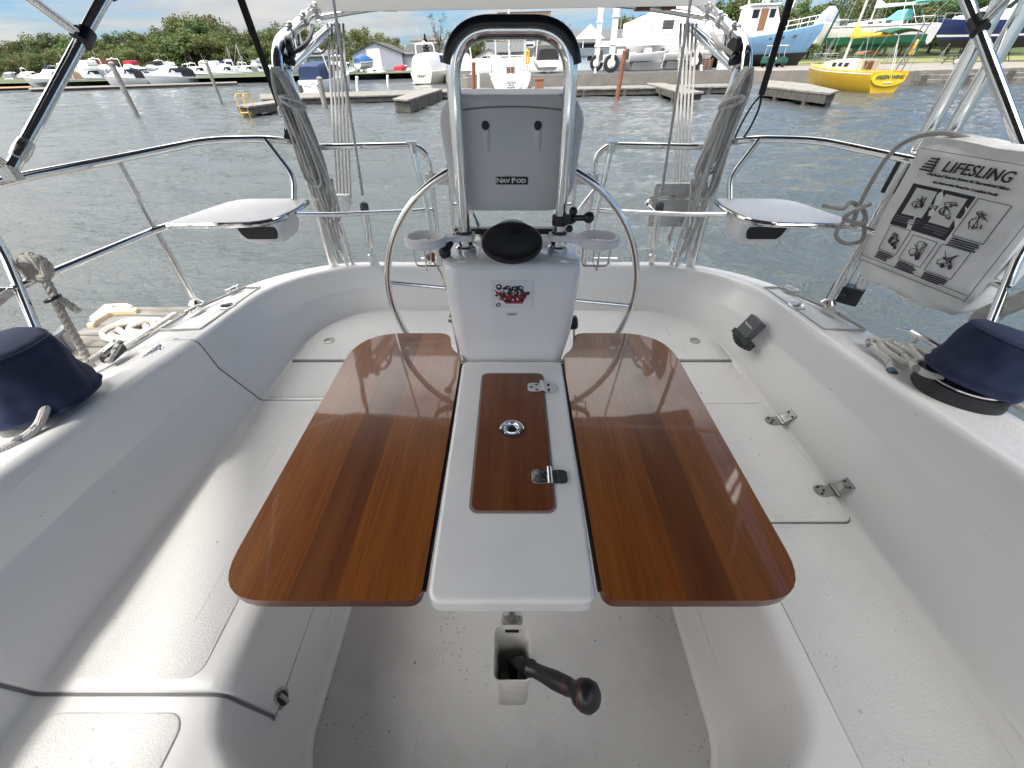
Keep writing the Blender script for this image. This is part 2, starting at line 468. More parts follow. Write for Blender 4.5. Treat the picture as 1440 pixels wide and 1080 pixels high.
def deck_hinge(x, y, a=0, par=boat, L=.075, name='hinge'):
    b = MB(); c, s_ = math.cos(a), math.sin(a); z = zD(y) + .003
    fn = lambda u, v, w: (x + u*c - v*s_, y + u*s_ + v*c, w)
    b.prism([(q*.9, p) for p, q in rrect(-L/2, L/2, -.022, .022, .02)], z-.004, z+.004, fn)
    b.tube([fn(0, -L/2, z+.006), fn(0, L/2, z+.006)], .006)
    for v in (-.02, .02):
        for u in (-.013, .013): b.ball(fn(u, v, z+.004), .005, 8)
    return b.build(name, BRS, par)
for x, y in ((-1.275, .62), (-1.268, 1.16)): deck_hinge(x, y, 0, lidL, .085)
# hatches let into both side decks
for s in (1, -1):
    pts = [(s*1.235, 1.36), (s*1.225, 1.80), (s*1.30, 1.80), (s*1.385, 1.55), (s*1.40, 1.36)]
    b = MB()
    for k in range(5):
        p, q = pts[k], pts[(k+1) % 5]
        b.beam((p[0], p[1], zD(p[1])-.003), (q[0], q[1], zD(q[1])-.003), .006, .010)
    hc = b.build('hatch_outline', mat('groove_grey', (.33,.33,.32), .6), boat, smooth=0)
    for (x, y, a) in ((1.375, 1.53, .25), (1.335, 1.76, .4)): deck_hinge(s*x, y, s*a, boat, .07)
    b = MB(); x, y = s*1.255, 1.58; z = zD(y)
    b.lathe([(.034, z-.003), (.034, z+.004), (.028, z+.006), (.020, z+.003)], (x, y, 0)); b.tube([(x-.02, y-.012, z+.008), (x+.02, y+.012, z+.008)], .006)
    b.build('deck_latch', BRS, boat)
    x, y = s*.93, 1.71                     # seat drains
    b = MB(); b.lathe([(.026, SEAT+.008), (.026, SEAT+.017), (.018, SEAT+.018), (.014, SEAT+.0135)], (x, y, 0)); b.build('seat_drain', HNG, boat)
# flush latch in the left seat front
b = MB(); c = Vector((-.6195, .298, .771))
b.loft([[c + Vector((dx, .024*math.cos(a), .045*math.sin(a))) for a in [k*math.pi/9 for k in range(18)]] for dx in (-.012, .004)])
b.tube([c + Vector((.006, 0, -.032)), c + Vector((.009, 0, 0)), c + Vector((.006, 0, .032))], .0055)
lt = b.build('locker_latch', BRS, boat)
b = MB(); b.loft([[c + Vector((dx, .016*math.cos(a), .034*math.sin(a))) for a in [k*math.pi/9 for k in range(18)]] for dx in (.0, .0055)]); b.build('latch_cup', BLK, lt)

# ------------------------------------------------------------------ folding cockpit table
TZ = CZ - .82
tab = thing('cockpit_table', 'cockpit table with white centre console between two raised glossy teak leaves', 'table', (0, .7, SOLEZ))
b = MB()
pts = [(-.168, .335), (.168, .335), (.176, 1.14), (-.176, 1.14)]
def round_poly(P, r, n=6):
    out = []
    m = len(P)
    for i in range(m):
        a, p, c = (Vector((*P[j % m], 0)) for j in (i-1, i, i+1))
        q = r[i] if isinstance(r, (list, tuple)) else r
        s0 = p + (a-p).normalized()*q; s1 = p + (c-p).normalized()*q
        for k in range(n+1):
            t = k/n; w = s0*(1-t)**2 + p*2*t*(1-t) + s1*t*t; out.append((w.x, w.y))
    return out
b.prism(round_poly(pts, .03), TZ-.055, TZ)
con = b.build('console_top', TABW, tab, bevel=.012, seg=4)
b = MB(); b.prism(round_poly([(-.13, .45), (.13, .45), (.13, 1.1), (-.13, 1.1)], .03), TZ-.30, TZ-.056); b.build('console_box', TABW, tab, bevel=.01)
b = MB(); b.prism(rrect(-.102, .105, .530, 1.066, .022), TZ-.004, TZ+.0015)
dr = b.build('console_door', mat('door_groove', (.22,.20,.18), .6), tab, bevel=0)
def wood2():
    m = TEAK.copy(); m.name = 'varnished_door'
    t = m.node_tree; p = t.nodes['Principled BSDF']
    for n in t.nodes:
        if n.type == 'VALTORGB' and n.color_ramp.interpolation == 'CONSTANT':
            for e in n.color_ramp.elements: e.color = (.155, .043, .016, 1)
    p.inputs['Coat Weight'].default_value = .35
    return m
b = MB(); b.prism(rrect(-.097, .100, .536, 1.06, .018), TZ-.003, TZ+.004); b.build('door_panel', wood2(), dr, bevel=.002)
for y in (.632, .984):
    b = MB()
    b.prism(rrect(.050, .090, y-.022, y+.022, .012), TZ+.003, TZ+.008); b.prism(rrect(.100, .140, y-.022, y+.022, .012), TZ-.001, TZ+.006)
    b.tube([(.095, y-.026, TZ+.010), (.095, y+.026, TZ+.010)], .007, 12)
    b.k = 1
    for x, dy in ((.062, 0), (.079, .012), (.079, -.012), (.117, .012), (.117, -.012)): b.ball((x, y+dy, TZ+.0075), .005, 8, (1,1,.35))
    b.build('hinge', [CHR, DGR], dr, bevel=.0015)
b = MB(); b.lathe([(.0345, TZ+.003), (.0345, TZ+.007), (.030, TZ+.0085), (.018, TZ+.008), (.016, TZ+.0045)], (0, .80, 0), n=32)
b.tube([(.02*math.cos(a), .80 + .02*math.sin(a), TZ+.010) for a in [k*math.pi/12 for k in range(24)]], .0028, 6, closed=True)
for a in (45, 135, 225, 315): b.ball((.027*math.cos(R(a)), .80+.027*math.sin(R(a)), TZ+.0085), .003, 6)
b.build('pull_ring', CHR, dr)
b = MB(); b.lathe([(.012, TZ+.004), (.012, TZ+.0065)], (0, .80, 0)); b.build('latch_button', BLK, dr)
for s in (-1, 1):
    P = [(.180, .338), (.594, .338), (.590, 1.325), (.240, 1.325), (.222, 1.215), (.180, 1.17)]
    rr = [.03, .105, .18, .045, .035, .03]
    P = round_poly(P, rr, 8)
    P = [(s*x, y) for x, y in P]
    b = MB(); b.prism(P[::s], TZ-.030, TZ-.002); b.m = [1 if len(f) == 4 else 0 for f in b.f]
    lf = b.build('table_leaf', [TEAK, EDGE], tab, bevel=.007, seg=4)
    g = MB(); g.tube([(s*.177, .36, TZ-.012), (s*.177, 1.13, TZ-.012)], .0045, 8); g.build('piano_hinge', BLK, lf)
b = MB(); b.tube([(0, .43, SOLEZ-.005), (0, .43, TZ-.05)], .024, 20); b.lathe([(.055, SOLEZ), (.055, SOLEZ+.008), (.03, SOLEZ+.02)], (0,.43,0)); b.build('support_post', CHR, tab)
b = MB(); b.box((-.1, .8, SOLEZ-.01), (.1, 1.1, TZ-.29)); b.build('console_leg', TABW, tab, bevel=.02)

# winch handle pocket on the post, with the handle standing in it
pk = thing('handle_pocket', 'white plastic winch handle pocket fixed to the chrome table post', 'holder', (0, .36, CZ-1.28))
def pring(z, y0, y1, w, ins=0, dip=0):
    return [Vector((x, y, z + (dip if y < (y0+y1)/2 else 0))) for x, y in rrect(-w/2+ins, w/2-ins, y0+ins, y1-ins, .012, 3)]
ytop = CZ-1.045
out_ = [pring(CZ-1.285, .30, .365, .074), pring(CZ-1.28, .295, .372, .078), pring(CZ-1.12, .297, .392, .084)]
rim = [Vector((p.x*1.06, p.y, CZ-1.095 + .05*max(0, (p.y-.31)/.09) - .012*(1-abs(p.x)/.04))) for p in pring(0, .300, .402, .086)]
rin = [Vector((p.x*.94, .35 + (p.y-.35)*.93, p.z)) for p in rim]
inn = [pring(CZ-1.12, .297, .392, .084, .004), pring(CZ-1.275, .295, .372, .078, .005)]
b = MB(); b.loft(out_ + [rim, rin] + inn, caps=True); b.build('pocket', mat('stained_white_plastic', (.60,.585,.55), .45, var=.2, vs=25), pk, smooth=60)
b = MB(); b.box((-.017, .392, CZ-1.068), (.017, .3945, CZ-1.058)); b.build('slot', BLK, pk)
b = MB(); b.tube([(0, .43, CZ-1.11), (0, .43, CZ-1.09)], .028, 16); b.box((-.012, .395, CZ-1.108), (.012, .43, CZ-1.092)); b.build('clamp', BRS, pk)
pk.location += Vector((0, -.016, -.03))
wh = thing('winch_handle', 'black winch handle with thick grip leaning out of the white pocket', 'winch handle', (.02, .34, CZ-1.12))
a = Vector((.020, .335, CZ-1.115)); e = Vector((.150, .245, CZ-.995)); d = (e-a).normalized(); L = (e-a).length
b = MB(); b.lathe([(.013, -.01), (.0155, .0), (.0155, .03), (.019, .034), (.019, .040), (.015, .044), (.0165, .08), (.0195, .115), (.0185, L-.045), (.017, L-.035), (.018, L-.024), (.0265, L-.014), (.0305, L+.002), (.0295, L+.016), (.021, L+.026), (.001, L+.029)], a, d, 28)
gp = b.build('grip', BLK, wh, smooth=50)
b = MB()
for q, r_ in ((L-.047, .0190), (L+.004, .0308)): b.lathe([(r_-.001, q-.0012), (r_, q), (r_-.001, q+.0012)], a, d, 28)
b.build('red_ring', REDM, gp)
b = MB(); b.tube([a + d*.0, a - d*.03 + Vector((0, 0, -.02)), (0.005, .335, CZ-1.25)], .011, 10); b.build('arm', BLK, wh)
wh.location += Vector((0, -.012, -.02))

# ------------------------------------------------------------------ pedestal, guard, pod, wheel
ped = thing('steering_pedestal', 'white steering pedestal with black compass on top and a red crest sticker on its front', 'pedestal', (0, 1.33, SOLEZ))
PT = CZ - .485
def pr_(z, hx, y0, y1, r): return [Vector((x, y, z)) for x, y in rrect(-hx, hx, y0, y1, r, 6)]
b = MB(); b.loft([pr_(SOLEZ, .15, 1.22, 1.46, .04), pr_(CZ-1.0, .155, 1.185, 1.46, .05), pr_(CZ-.86, .182, 1.163, 1.47, .05), pr_(CZ-.74, .203, 1.155, 1.475, .05), pr_(CZ-.62, .213, 1.160, 1.48, .05), pr_(PT-.022, .219, 1.172, 1.485, .05), pr_(PT-.006, .216, 1.178, 1.48, .05), pr_(PT, .205, 1.19, 1.47, .045)])
b.build('body', PEDM, ped, smooth=50)
# compass under its black cover
c = Vector((0, 1.270, PT+.022))
b = MB(); b.lathe([(.05, -.03), (.086, -.002), (.097, .010), (.096, .024), (.086, .030), (.05, .022), (.01, .018)], c, (0, -.30, 1), 40); cmp_ = b.build('compass', BLK, ped, smooth=50)
b = MB(); b.lathe([(.070, .01), (.068, .03), (.057, .048), (.035, .060), (.001, .064)], c + Vector((0, .085, -.012)), (0,0,1), 32); b.build('compass_dome', BLK, cmp_, smooth=60)
b = MB(); b.lathe([(.080, .0), (.080, .03), (.073, .042)], c + Vector((0, .10, -.03)), (0, .15, 1), 32); b.build('compass_bezel', BRS, cmp_, smooth=60)
b = MB(); b.beam((-.205, 1.455, PT+.012), (.205, 1.455, PT+.012), .03, .02); b.build('instrument_bracket', BLK, ped, bevel=.004)
# engine lever and knob on the left
b = MB(); b.tube(cm([(-.215, 1.25, PT+.012), (-.20, 1.27, PT+.035), (-.165, 1.31, PT+.05)]), [.016]*7 + [.013]*6, 10); b.ball((-.213, 1.245, PT+.012), .02)
lv = b.build('throttle_lever', BLK, ped)
b = MB(); b.tube([(-.205, 1.25, PT+.029), (-.172, 1.30, PT+.058)], .006, 8); b.build('lever_plate', CHR, lv)
b = MB(); b.tube(cm([(-.205, 1.36, CZ-.72), (-.235, 1.36, CZ-.66), (-.25, 1.35, CZ-.58), (-.275, 1.34, CZ-.53)]), .008, 8); sl = b.build('shift_lever', CHR, ped)
b = MB(); b.lathe([(.008, -.015), (.015, 0), (.018, .006), (.013, .012), (.001, .014)], (-.278, 1.338, CZ-.525), (-.4, 0, 1), 16); b.build('lever_knob', WD, sl)
b = MB(); b.beam((-.21, 1.36, CZ-.73), (-.235, 1.36, CZ-.77), .02); b.tube([(-.235, 1.37, CZ-.77), (-.21, 1.37, CZ-1.1)], .005, 8); b.beam((-.25, 1.37, CZ-.79), (-.205, 1.37, CZ-.79), .014); b.build('shift_rod', BRS, ped)
# brake knob and small plate on the right
b = MB(); b.lathe([(.006, 0), (.006, .03), (.028, .032), (.028, .06), (.02, .066)], (.19, 1.36, CZ-.80), (1, 0, .1), 16); b.build('brake_knob', BLK, ped)
b = MB(); b.tube([(.245, 1.36, CZ-.82), (.26, 1.36, CZ-.98)], .005, 8); b.beam((.24, 1.36, CZ-.98), (.28, 1.36, CZ-.98), .012); b.build('brake_rod', BRS, ped)
b = MB(); b.box((.213, 1.28, CZ-.60), (.2165, 1.31, CZ-.545)); b.build('side_plate', BRS, ped)
# crest sticker: clear film, red hull shape, dark figures
def front(u, z, d=0):                      # point on the pedestal's front face
    y = interp(CZ - z, [(.485, 1.176), (.507, 1.172), (.62, 1.160), (.74, 1.155), (.86, 1.163), (1.0, 1.185)])
    return Vector((u, y - .0015 - d, z))
def flat(b, pts, d): 
    k = len(b.v); b.loft([[front(u, z, d) for u, z in pts], [front(u, z, d + .0006) for u, z in pts]])
zc = CZ - .578
b = MB(); flat(b, [(-.066, zc-.046), (.066, zc-.046), (.066, zc+.046), (-.066, zc+.046)], 0)
film = mat('clear_film', (.70,.715,.73), .12, var=0, coat=.5); stk = b.build('crest_sticker', film, ped)
b = MB(); flat(b, [(-.058, zc+.018), (-.035, zc-.012), (-.02, zc-.030), (.034, zc-.030), (.045, zc-.006), (.058, zc+.008), (.048, zc+.010), (.02, zc-.004), (-.02, zc-.002), (-.04, zc+.006)], .0008); b.build('red_hull_mark', REDM, stk)
b = MB(); r2 = random.Random(3)
for (u, z, q) in ((-.042,.026,.012),(-.014,.022,.009),(.006,.02,.009),(.026,.022,.010),(-.03,.006,.008),(-.008,.006,.009),(.014,.006,.009),(.034,.006,.008),(-.026,-.014,.009),(-.006,-.018,.009),(.014,-.016,.010),(.03,-.016,.008),(-.044,-.034,.009),(.05,.004,.006)):
    n = 7; flat(b, [(u + q*(.7+.5*r2.random())*math.cos(2*math.pi*k/n), zc + z + q*(.6+.4*r2.random())*math.sin(2*math.pi*k/n)) for k in range(n)], .0016)
for k in range(22):
    a, rr_ = r2.random()*6.283, math.sqrt(r2.random()); u, z, q = .056*rr_*math.cos(a), .026*rr_*math.sin(a) + .002, .004 + .005*r2.random()
    flat(b, [(u + q*(.6+.7*r2.random())*math.cos(2*math.pi*k2/6), zc + z + q*(.5+.7*r2.random())*math.sin(2*math.pi*k2/6)) for k2 in range(6)], .0016 + .00002*k)
b.build('dark_figure_marks', INK, stk)
b = MB()
for k in range(14):
    a, rr_ = r2.random()*6.283, math.sqrt(r2.random()); u, z, q = .050*rr_*math.cos(a), .024*rr_*math.sin(a), .0022 + .003*r2.random()
    flat(b, [(u + q*math.cos(2*math.pi*k2/5), zc + z + q*.8*math.sin(2*math.pi*k2/5)) for k2 in range(5)], .0032)
b.build('red_figure_marks', REDM, stk)
b = MB()
for (u, z, q) in ((-.042,.027,.005),(-.012,.023,.003),(.008,.021,.003),(.028,.023,.004),(-.024,-.013,.004),(.002,-.016,.005),(.018,-.014,.005),(-.044,-.034,.004),(.012,.007,.003),(-.03,.008,.003)):
    flat(b, [(u + q*math.cos(2*math.pi*k/6), zc + z + q*.7*math.sin(2*math.pi*k/6)) for k in range(6)], .0024)
b.build('white_figure_marks', WHP, stk)
b = MB(); flat(b, [(-.022, CZ-.652), (.022, CZ-.652), (.022, CZ-.638), (-.022, CZ-.638)], 0); np_ = b.build('maker_label', film, ped)
b = MB(); flat(b, [(-.014, CZ-.647), (.014, CZ-.647), (.014, CZ-.643), (-.014, CZ-.643)], .0008); b.build('label_print', DGR, np_)

gd = thing('pedestal_guard', 'tall chrome hoop with black padded top rising from the pedestal', 'guard rail', (0, 1.3, PT))
gx, gy = .152, 1.30
gpts = fil([(-gx, gy, PT), (-gx, gy, CZ+.058), (gx, gy, CZ+.058), (gx, gy, PT)], .105, 14)
b = MB(); b.tube(gpts, .0185, 20); b.build('hoop_tube', CHR, gd)
sub = [p for p in gpts if p.z > CZ - .028]
off = [p + Vector((p.x/gx*.010, 0, .011)) for p in sub]
b = MB(); b.tube(off, .0178, 14); b.build('top_pad', mat('black_leather', (.01,.01,.011), .35, bmp=.2, bs=150), gd)
for s in (-1, 1):
    b = MB(); b.lathe([(.034, 0), (.034, .012), (.028, .018), (.028, .045), (.024, .052), (.020, .055)], (s*gx, gy, PT), (0,0,1), 24); b.build('foot_collar', CHR, gd)
    b = MB(); b.lathe([(.024, .055), (.024, .062)], (s*gx, gy, PT), (0,0,1), 24); b.build('rubber_ring', BLK, gd)

pod = thing('instrument_pod', 'grey moulded instrument pod mounted between the legs of the chrome hoop', 'instrument pod', (0, 1.35, CZ-.3))
def podring(y, sx, sz, r=.05): 
    out = []
    for x, z in rrect(-.196*sx, .196*sx, -.376, -.075, r, 6):
        zz = -.225 + (z + .225)*sz
        k = (zz + .376)/.3
        x *= .89 + .11*min(1, max(0, k))
        if zz > -.15: zz += .012*(1 - (x/.196)**2)
        out.append(Vector((x, y, CZ + zz)))
    return out
b = MB(); b.loft([podring(1.329, .80, .93), podring(1.332, .84, .965), podring(1.342, .87, .985), podring(1.352, .97, .995), podring(1.362, 1.04, 1.0, .065), podring(1.385, 1.10, 1.01, .075), podring(1.44, 1.12, 1.03, .08), podring(1.47, 1.06, 1.0, .08)])
b.build('housing', PODM, pod, smooth=40)
b = MB(); b.loft([[Vector((x, y, CZ-.1105 + .010*(1-(x/.16)**2) + dz)) for x in [-.158+.0158*k*2 for k in range(11)] for y, dz in ((1.327, 0),)] + [Vector((x, 1.327, CZ-.1065 + .010*(1-(x/.16)**2))) for x in [.158-.0316*k for k in range(11)]],
                [Vector((x, 1.332, CZ-.1105 + .010*(1-(x/.16)**2))) for x in [-.158+.0316*k for k in range(11)]] + [Vector((x, 1.332, CZ-.1065 + .010*(1-(x/.16)**2))) for x in [.158-.0316*k for k in range(11)]]])
b.build('lid_joint', SEAM, pod)
for x in (-.075, .073):
    b = MB(); b.lathe([(.011, -.004), (.011, .003), (.008, .006), (.001, .0065)], (x, 1.329, CZ-.142), (0, -1, 0), 16); b.ball((x, 1.323, CZ-.142), .005, 8, (1,.4,1)); b.build('cap_screw', BLK, pod)
    b = MB(); b.lathe([(.013, -.03), (.016, .02)], (x, 1.338, CZ-.175), (0,.06,1), 12); b.build('screw_boss', PODM, pod, smooth=60)
b = MB(); b.prism(rrect(-.049, .049, -.294, -.272, .005), 1.3255, 1.331, lambda u, v, w: (u, w, CZ+v)); bd = b.build('name_badge', BLK, pod)
b = MB(); b.prism(rrect(-.051, .051, -.296, -.270, .006), 1.3275, 1.331, lambda u, v, w: (u, w, CZ+v)); b.build('badge_rim', BRS, bd)
text_mesh('N', .019, WHP, 'badge_lettering', bd, (-.0385, 1.3252, CZ-.283), (1,0,0), (0,0,1), bold=.0006, sx=1.25)
text_mesh('AV', .0145, WHP, 'badge_lettering', bd, (-.0185, 1.3252, CZ-.2838), (1,0,0), (0,0,1), bold=.0006, sx=1.3)
text_mesh('P', .019, WHP, 'badge_lettering', bd, (.0045, 1.3252, CZ-.283), (1,0,0), (0,0,1), bold=.0006, sx=1.25)
text_mesh('OD', .0145, WHP, 'badge_lettering', bd, (.0275, 1.3252, CZ-.2838), (1,0,0), (0,0,1), bold=.0006, sx=1.3)

whl = thing('steering_wheel', 'large stainless steel steering wheel behind the white pedestal', 'steering wheel', (0, 1.45, CZ-.73))
wc = Vector((0, 1.46, CZ-.725)); wr = .487
wp = lambda r, a: wc + Vector((r*math.cos(a), .03*math.sin(a)*0, r*math.sin(a)))
b = MB(); b.tube([wp(wr, 2*math.pi*k/96) for k in range(96)], .0128, 14, closed=True); b.build('rim', CHR, whl)
for k in range(6):
    a = R(-6 + 60*k)
    b = MB(); b.tube([wp(.03, a), wp(wr-.01, a)], .0065, 8); b.build('spoke', CHR, whl)
b = MB(); b.lathe([(.06, -.03), (.06, .02), (.03, .03)], wc, (0,1,0), 24); b.build('hub', CHR, whl)

for s in (-1, 1):                          # drink holders clamped to the hoop
    dh = thing('drink_holder', 'white plastic drink holder clamped to the %s leg of the hoop' % ('left' if s < 0 else 'right'), 'drink holder', (s*.27, 1.27, CZ-.44), group='white drink holders on the pedestal guard')
    zz = CZ - .44; cx, cy = s*.272, 1.262
    b = MB(); n = 36; ring = []
    for k in range(n):
        a = 2*math.pi*k/n; ring.append((cx + .067*math.cos(a), cy + .058*math.sin(a)))
    hole = [(cx + (x-cx)*.80, cy + (y-cy)*.79) for x, y in ring]
    rr_ = [[Vector((x, y, zz+.014)) for x, y in hole], [Vector((x, y, zz+.014)) for x, y in ring], [Vector((x, y, zz-.013)) for x, y in ring], [Vector((x, y, zz-.013)) for x, y in hole]]
    rr_.append(rr_[0]); b.loft(rr_, caps=False)
    arm = round_poly([(s*.224, 1.238), (s*.18, 1.268), (s*.125, 1.272), (s*.118, 1.318), (s*.17, 1.325), (s*.222, 1.292)], .012, 4)
    b.prism(arm[::s], zz-.011, zz+.009)
    b.build('ring', WHP, dh, smooth=40, bevel=.003)
    b = MB()
    b.tube(fil([(cx-.045, cy, zz-.01), (cx-.042, cy, zz-.085), (cx+.042, cy, zz-.085), (cx+.045, cy, zz-.01)], .012), .0028, 6)
    b.tube(fil([(cx, cy-.042, zz-.01), (cx, cy-.040, zz-.087), (cx, cy+.040, zz-.087), (cx, cy+.042, zz-.01)], .012), .0028, 6)
    b.build('wire_basket', BRS, dh)
bm_ = thing('ball_mount', 'small black ball mount clamped to the right leg of the hoop', 'mount', (.17, 1.28, CZ-.38))
b = MB(); b.tube([(gx, gy, CZ-.405), (gx, gy, CZ-.375)], .026, 16); b.beam((.165, 1.29, CZ-.385), (.19, 1.27, CZ-.378), .028); b.build('clamp', BLK, bm_, bevel=.004)
for q_, r_ in (((.178, 1.262, CZ-.405), .011), ((.186, 1.268, CZ-.355), .013)):
    b = MB(); b.ball(q_, r_); b.build('thumb_screw', BLK, bm_)
b = MB(); b.tube([(.19, 1.268, CZ-.375), (.222, 1.255, CZ-.37)], .009, 10); b.ball((.232, 1.25, CZ-.368), .017, 14); b.build('ball_arm', BLK, bm_)
# ================================================================== RAILS, ARCH, RIGGING
RT = .0135
def mx(s, pts): return [Vector((s*p[0], p[1], CZ - p[2])) for p in pts]
for s in (-1, 1):
    side = 'left' if s < 0 else 'right'
    rl = thing('stern_rail', 'curved stainless steel stern rail on the %s quarter, carrying %s' % (side, 'a knotted dock line' if s < 0 else 'a white rescue bag'), 'railing', (s*1.4, 1.6, CZ-.83), group='stern rails')
    b = MB(); b.tube(fil(mx(s, [(1.455, 1.0, .78), (1.50, 1.165, .42), (1.525, 1.185, .285), (1.478, 1.304, .272), (1.396, 1.59, .270), (1.262, 1.91, .255), (1.05, 2.0, .262), (.985, 2.08, .285)]), .09, 8), RT, 14); b.build('top_rail', CHR, rl)
    b = MB(); b.tube(fil(mx(s, [(1.49, 1.10, .53), (1.396, 1.59, .515), (1.345, 1.63, .505)]), .1), .0125, 12); b.build('mid_rail', CHR, rl)
    b = MB(); b.tube(mx(s, [(1.396, 1.59, .835), (1.396, 1.59, .272)]), .0125, 12); b.lathe([(.03, 0), (.03, .006), (.015, .02)], (s*1.396, 1.59, CZ-.835), (0,0,1), 16); b.build('stanchion', CHR, rl)
    b = MB(); b.tube(fil(mx(s, [(1.065, 1.995, .262), (.985, 1.985, .41), (1.0, 1.95, .495)]), .06), .0125, 12); b.build('seat_strut', CHR, rl)
    b = MB(); b.tube(fil(mx(s, [(.99, 2.115, .312), (.46, 2.19, .312), (.405, 2.20, .36), (.405, 2.17, .885)]), .06, 8), RT, 14); b.build('aft_rail', CHR, rl)
    b = MB(); b.tube(mx(s, [(.915, 1.765, .507), (.80, 1.95, .56), (.41, 2.19, .608)]), .0115, 12); b.build('aft_mid_rail', CHR, rl)
    b = MB(); b.tube(mx(s, [(.475, 2.185, .315), (.40, 2.13, .885)]), .0125, 12); b.tube(mx(s, [(.475, 2.185, .345), (.475, 2.185, .302)]), .018, 12); b.obox(mx(s, [(.475, 2.185, .30)])[0], (.05, .035, .008), (1,0,0), (0,1,0)); b.build('gate_post', CHR, rl)
    b = MB(); b.obox(mx(s, [(.365, 2.175, .455)])[0], (.10, .006, .055), (1,0,0), (0,1,0)); b.tube(mx(s, [(.405, 2.168, .48), (.405, 2.168, .43)]), .02, 12); b.build('gate_plate', BRS, rl, bevel=.002)
    # corner seat on the rail
    st = thing('corner_bench', 'white corner seat with steel rim on the %s stern rail, %s' % (side, 'nearest the moored dock line' if s < 0 else 'just beside the rescue bag'), 'seat', (s*1.1, 1.75, CZ-.5), group='stern rail seats')
    tri = round_poly([(1.36, 1.60), (1.265, 1.955), (.94, 1.965), (.925, 1.82), (.965, 1.625)], [.03, .08, .03, .06, .10], 6)
    tri = [(s*x, y) for x, y in tri]
    b = MB(); b.prism(tri[::s], CZ-.507, CZ-.493); b.build('seat_board', WHP, st, bevel=.002)
    b = MB(); b.tube([(x, y, CZ-.505) for x, y in tri], .0105, 10, closed=True); b.build('rim_tube', CHR, st)
    sp = thing('speaker', 'white loudspeaker with dark oval grille hanging under the %s corner seat' % side, 'speaker', (s*1.02, 1.68, CZ-.56), group='speakers under the stern seats')
    def spr(z, x0, x1, y0, y1, r=.02): return [Vector((s*x, y, CZ-z)) for x, y in rrect(x0, x1, y0, y1, r, 4)]
    b = MB(); b.loft([spr(.512, .935, 1.145, 1.655, 1.83), spr(.55, .937, 1.14, 1.653, 1.83), spr(.585, .945, 1.12, 1.66, 1.82, .03), spr(.600, .965, 1.095, 1.68, 1.80, .03)]); b.build('speaker_housing', WHP, sp, smooth=50)
    og = [(1.115, .524), (.962, .524), (.957, .545), (.968, .572), (1.09, .572), (1.105, .555)]
    b = MB(); b.prism(round_poly(og, .008, 4), 1.648, 1.662, lambda u, v, w: (s*u, w, CZ-v)); b.build('grille', BLK, sp, bevel=.002)
    # davit arm (tubular), uprights and braces
    dv = thing('davit', 'bent steel davit on the %s side of the stern hung with a rope coil' % side, 'davit', (s*.98, 2.12, CZ-.88), group='stern davits')
    X = .985
    b = MB(); b.tube(fil(mx(s, [(.985, 2.12, .885), (.985, 2.12, -.035), (1.0, 2.95, -.25), (1.0, 3.35, -.30)]), .17, 12), .0235, 16); b.build('main_tube', CHR, dv)
    b = MB(); b.tube(mx(s, [(.955, 2.16, .03), (.985, 3.0, -.155)]), .018, 14); b.tube(mx(s, [(1.005, 2.16, .04), (1.015, 3.0, -.150)]), .018, 14); b.build('lower_tube', CHR, dv)
    b = MB(); b.tube(mx(s, [(.99, 2.42, -.02), (.99, 2.44, -.12)]), .016, 12); b.tube(mx(s, [(1.01, 2.44, -.02), (1.01, 2.46, -.12)]), .016, 12); b.build('link', CHR, dv)
    b = MB(); b.tube(mx(s, [(.88, 2.13, .885), (.955, 2.16, .03)]), .0125, 12); b.tube(mx(s, [(.94, 2.10, .30), (.90, 2.10, .885)]), .009, 10); b.build('brace', CHR, dv)
    b = MB(); b.lathe([(.03, -.014), (.036, -.008), (.036, .008), (.03, .014)], (s*.945, 2.22, CZ+.045), (1, .3, 0), 16); b.ball((s*.955, 2.2, CZ-.0), .026, 10); b.build('block', BLK, dv)
    for y, z in ((2.34, -.092), (2.52, -.138), (2.70, -.185)):
        b = MB(); b.tube(mx(s, [(.987, y, z), (.988, y+.03, z-.008)]), .0265, 14); b.ball((s*.97, y, CZ-z+.03), .012, 8); b.build('clamp', BRS, dv)
    b = MB(); b.tube(cm(mx(s, [(.94, 2.2, -.02), (.90, 2.3, -.06), (.93, 2.5, -.12), (.98, 2.62, -.13)]), 5), .009, 8); b.tube(cm(mx(s, [(.955, 2.2, .02), (.96, 2.4, -.02), (.95, 2.6, -.03), (.97, 2.75, -.07)]), 5), .004, 6); b.build('cable', ROPEL if s > 0 else BLK, dv)
    # coil of rope
    rc = thing('rope_coil', 'grey rope coil hanging from the %s davit' % side, 'rope', (s*.95, 2.1, CZ-.1), group='rope coils on the davits')
    b = MB(); r3 = random.Random(11 if s < 0 else 5)
    top = Vector((s*.955, 2.11, CZ-.035))
    for k in range(14):
        q = k/13; L = .34 + .24*r3.random() + (.05 if s < 0 else 0); w = .022 + .035*r3.random()
        dx = -.02 + .062*q; jy = .05*(r3.random()-.5)
        P = [(0, 0), (.035, -.07), (.03+w*.6, -.5*L), (.055+w*.35, -.9*L), (.045, -L), (.02-w*.15, -.9*L), (.0+.01*r3.random(), -.5*L), (-.012, -.08)]
        b.tube(cm([top + Vector((-s*(px + dx*(-pz)/.4 - .012), jy*(-pz)*2 - .035 - .03*math.sin(px*30 + k), pz + .012*r3.random())) for px, pz in P], 5, True), .0056, 7, closed=True)
    b.tube(cm([top + Vector((-s*x, y, z)) for x, y, z in ((-.02,-.06,-.09), (.02,-.10,-.08), (.06,-.06,-.10), (.065,-.04,-.125), (.03,-.09,-.11), (-.01,-.08,-.09))], 6), .0075, 7)
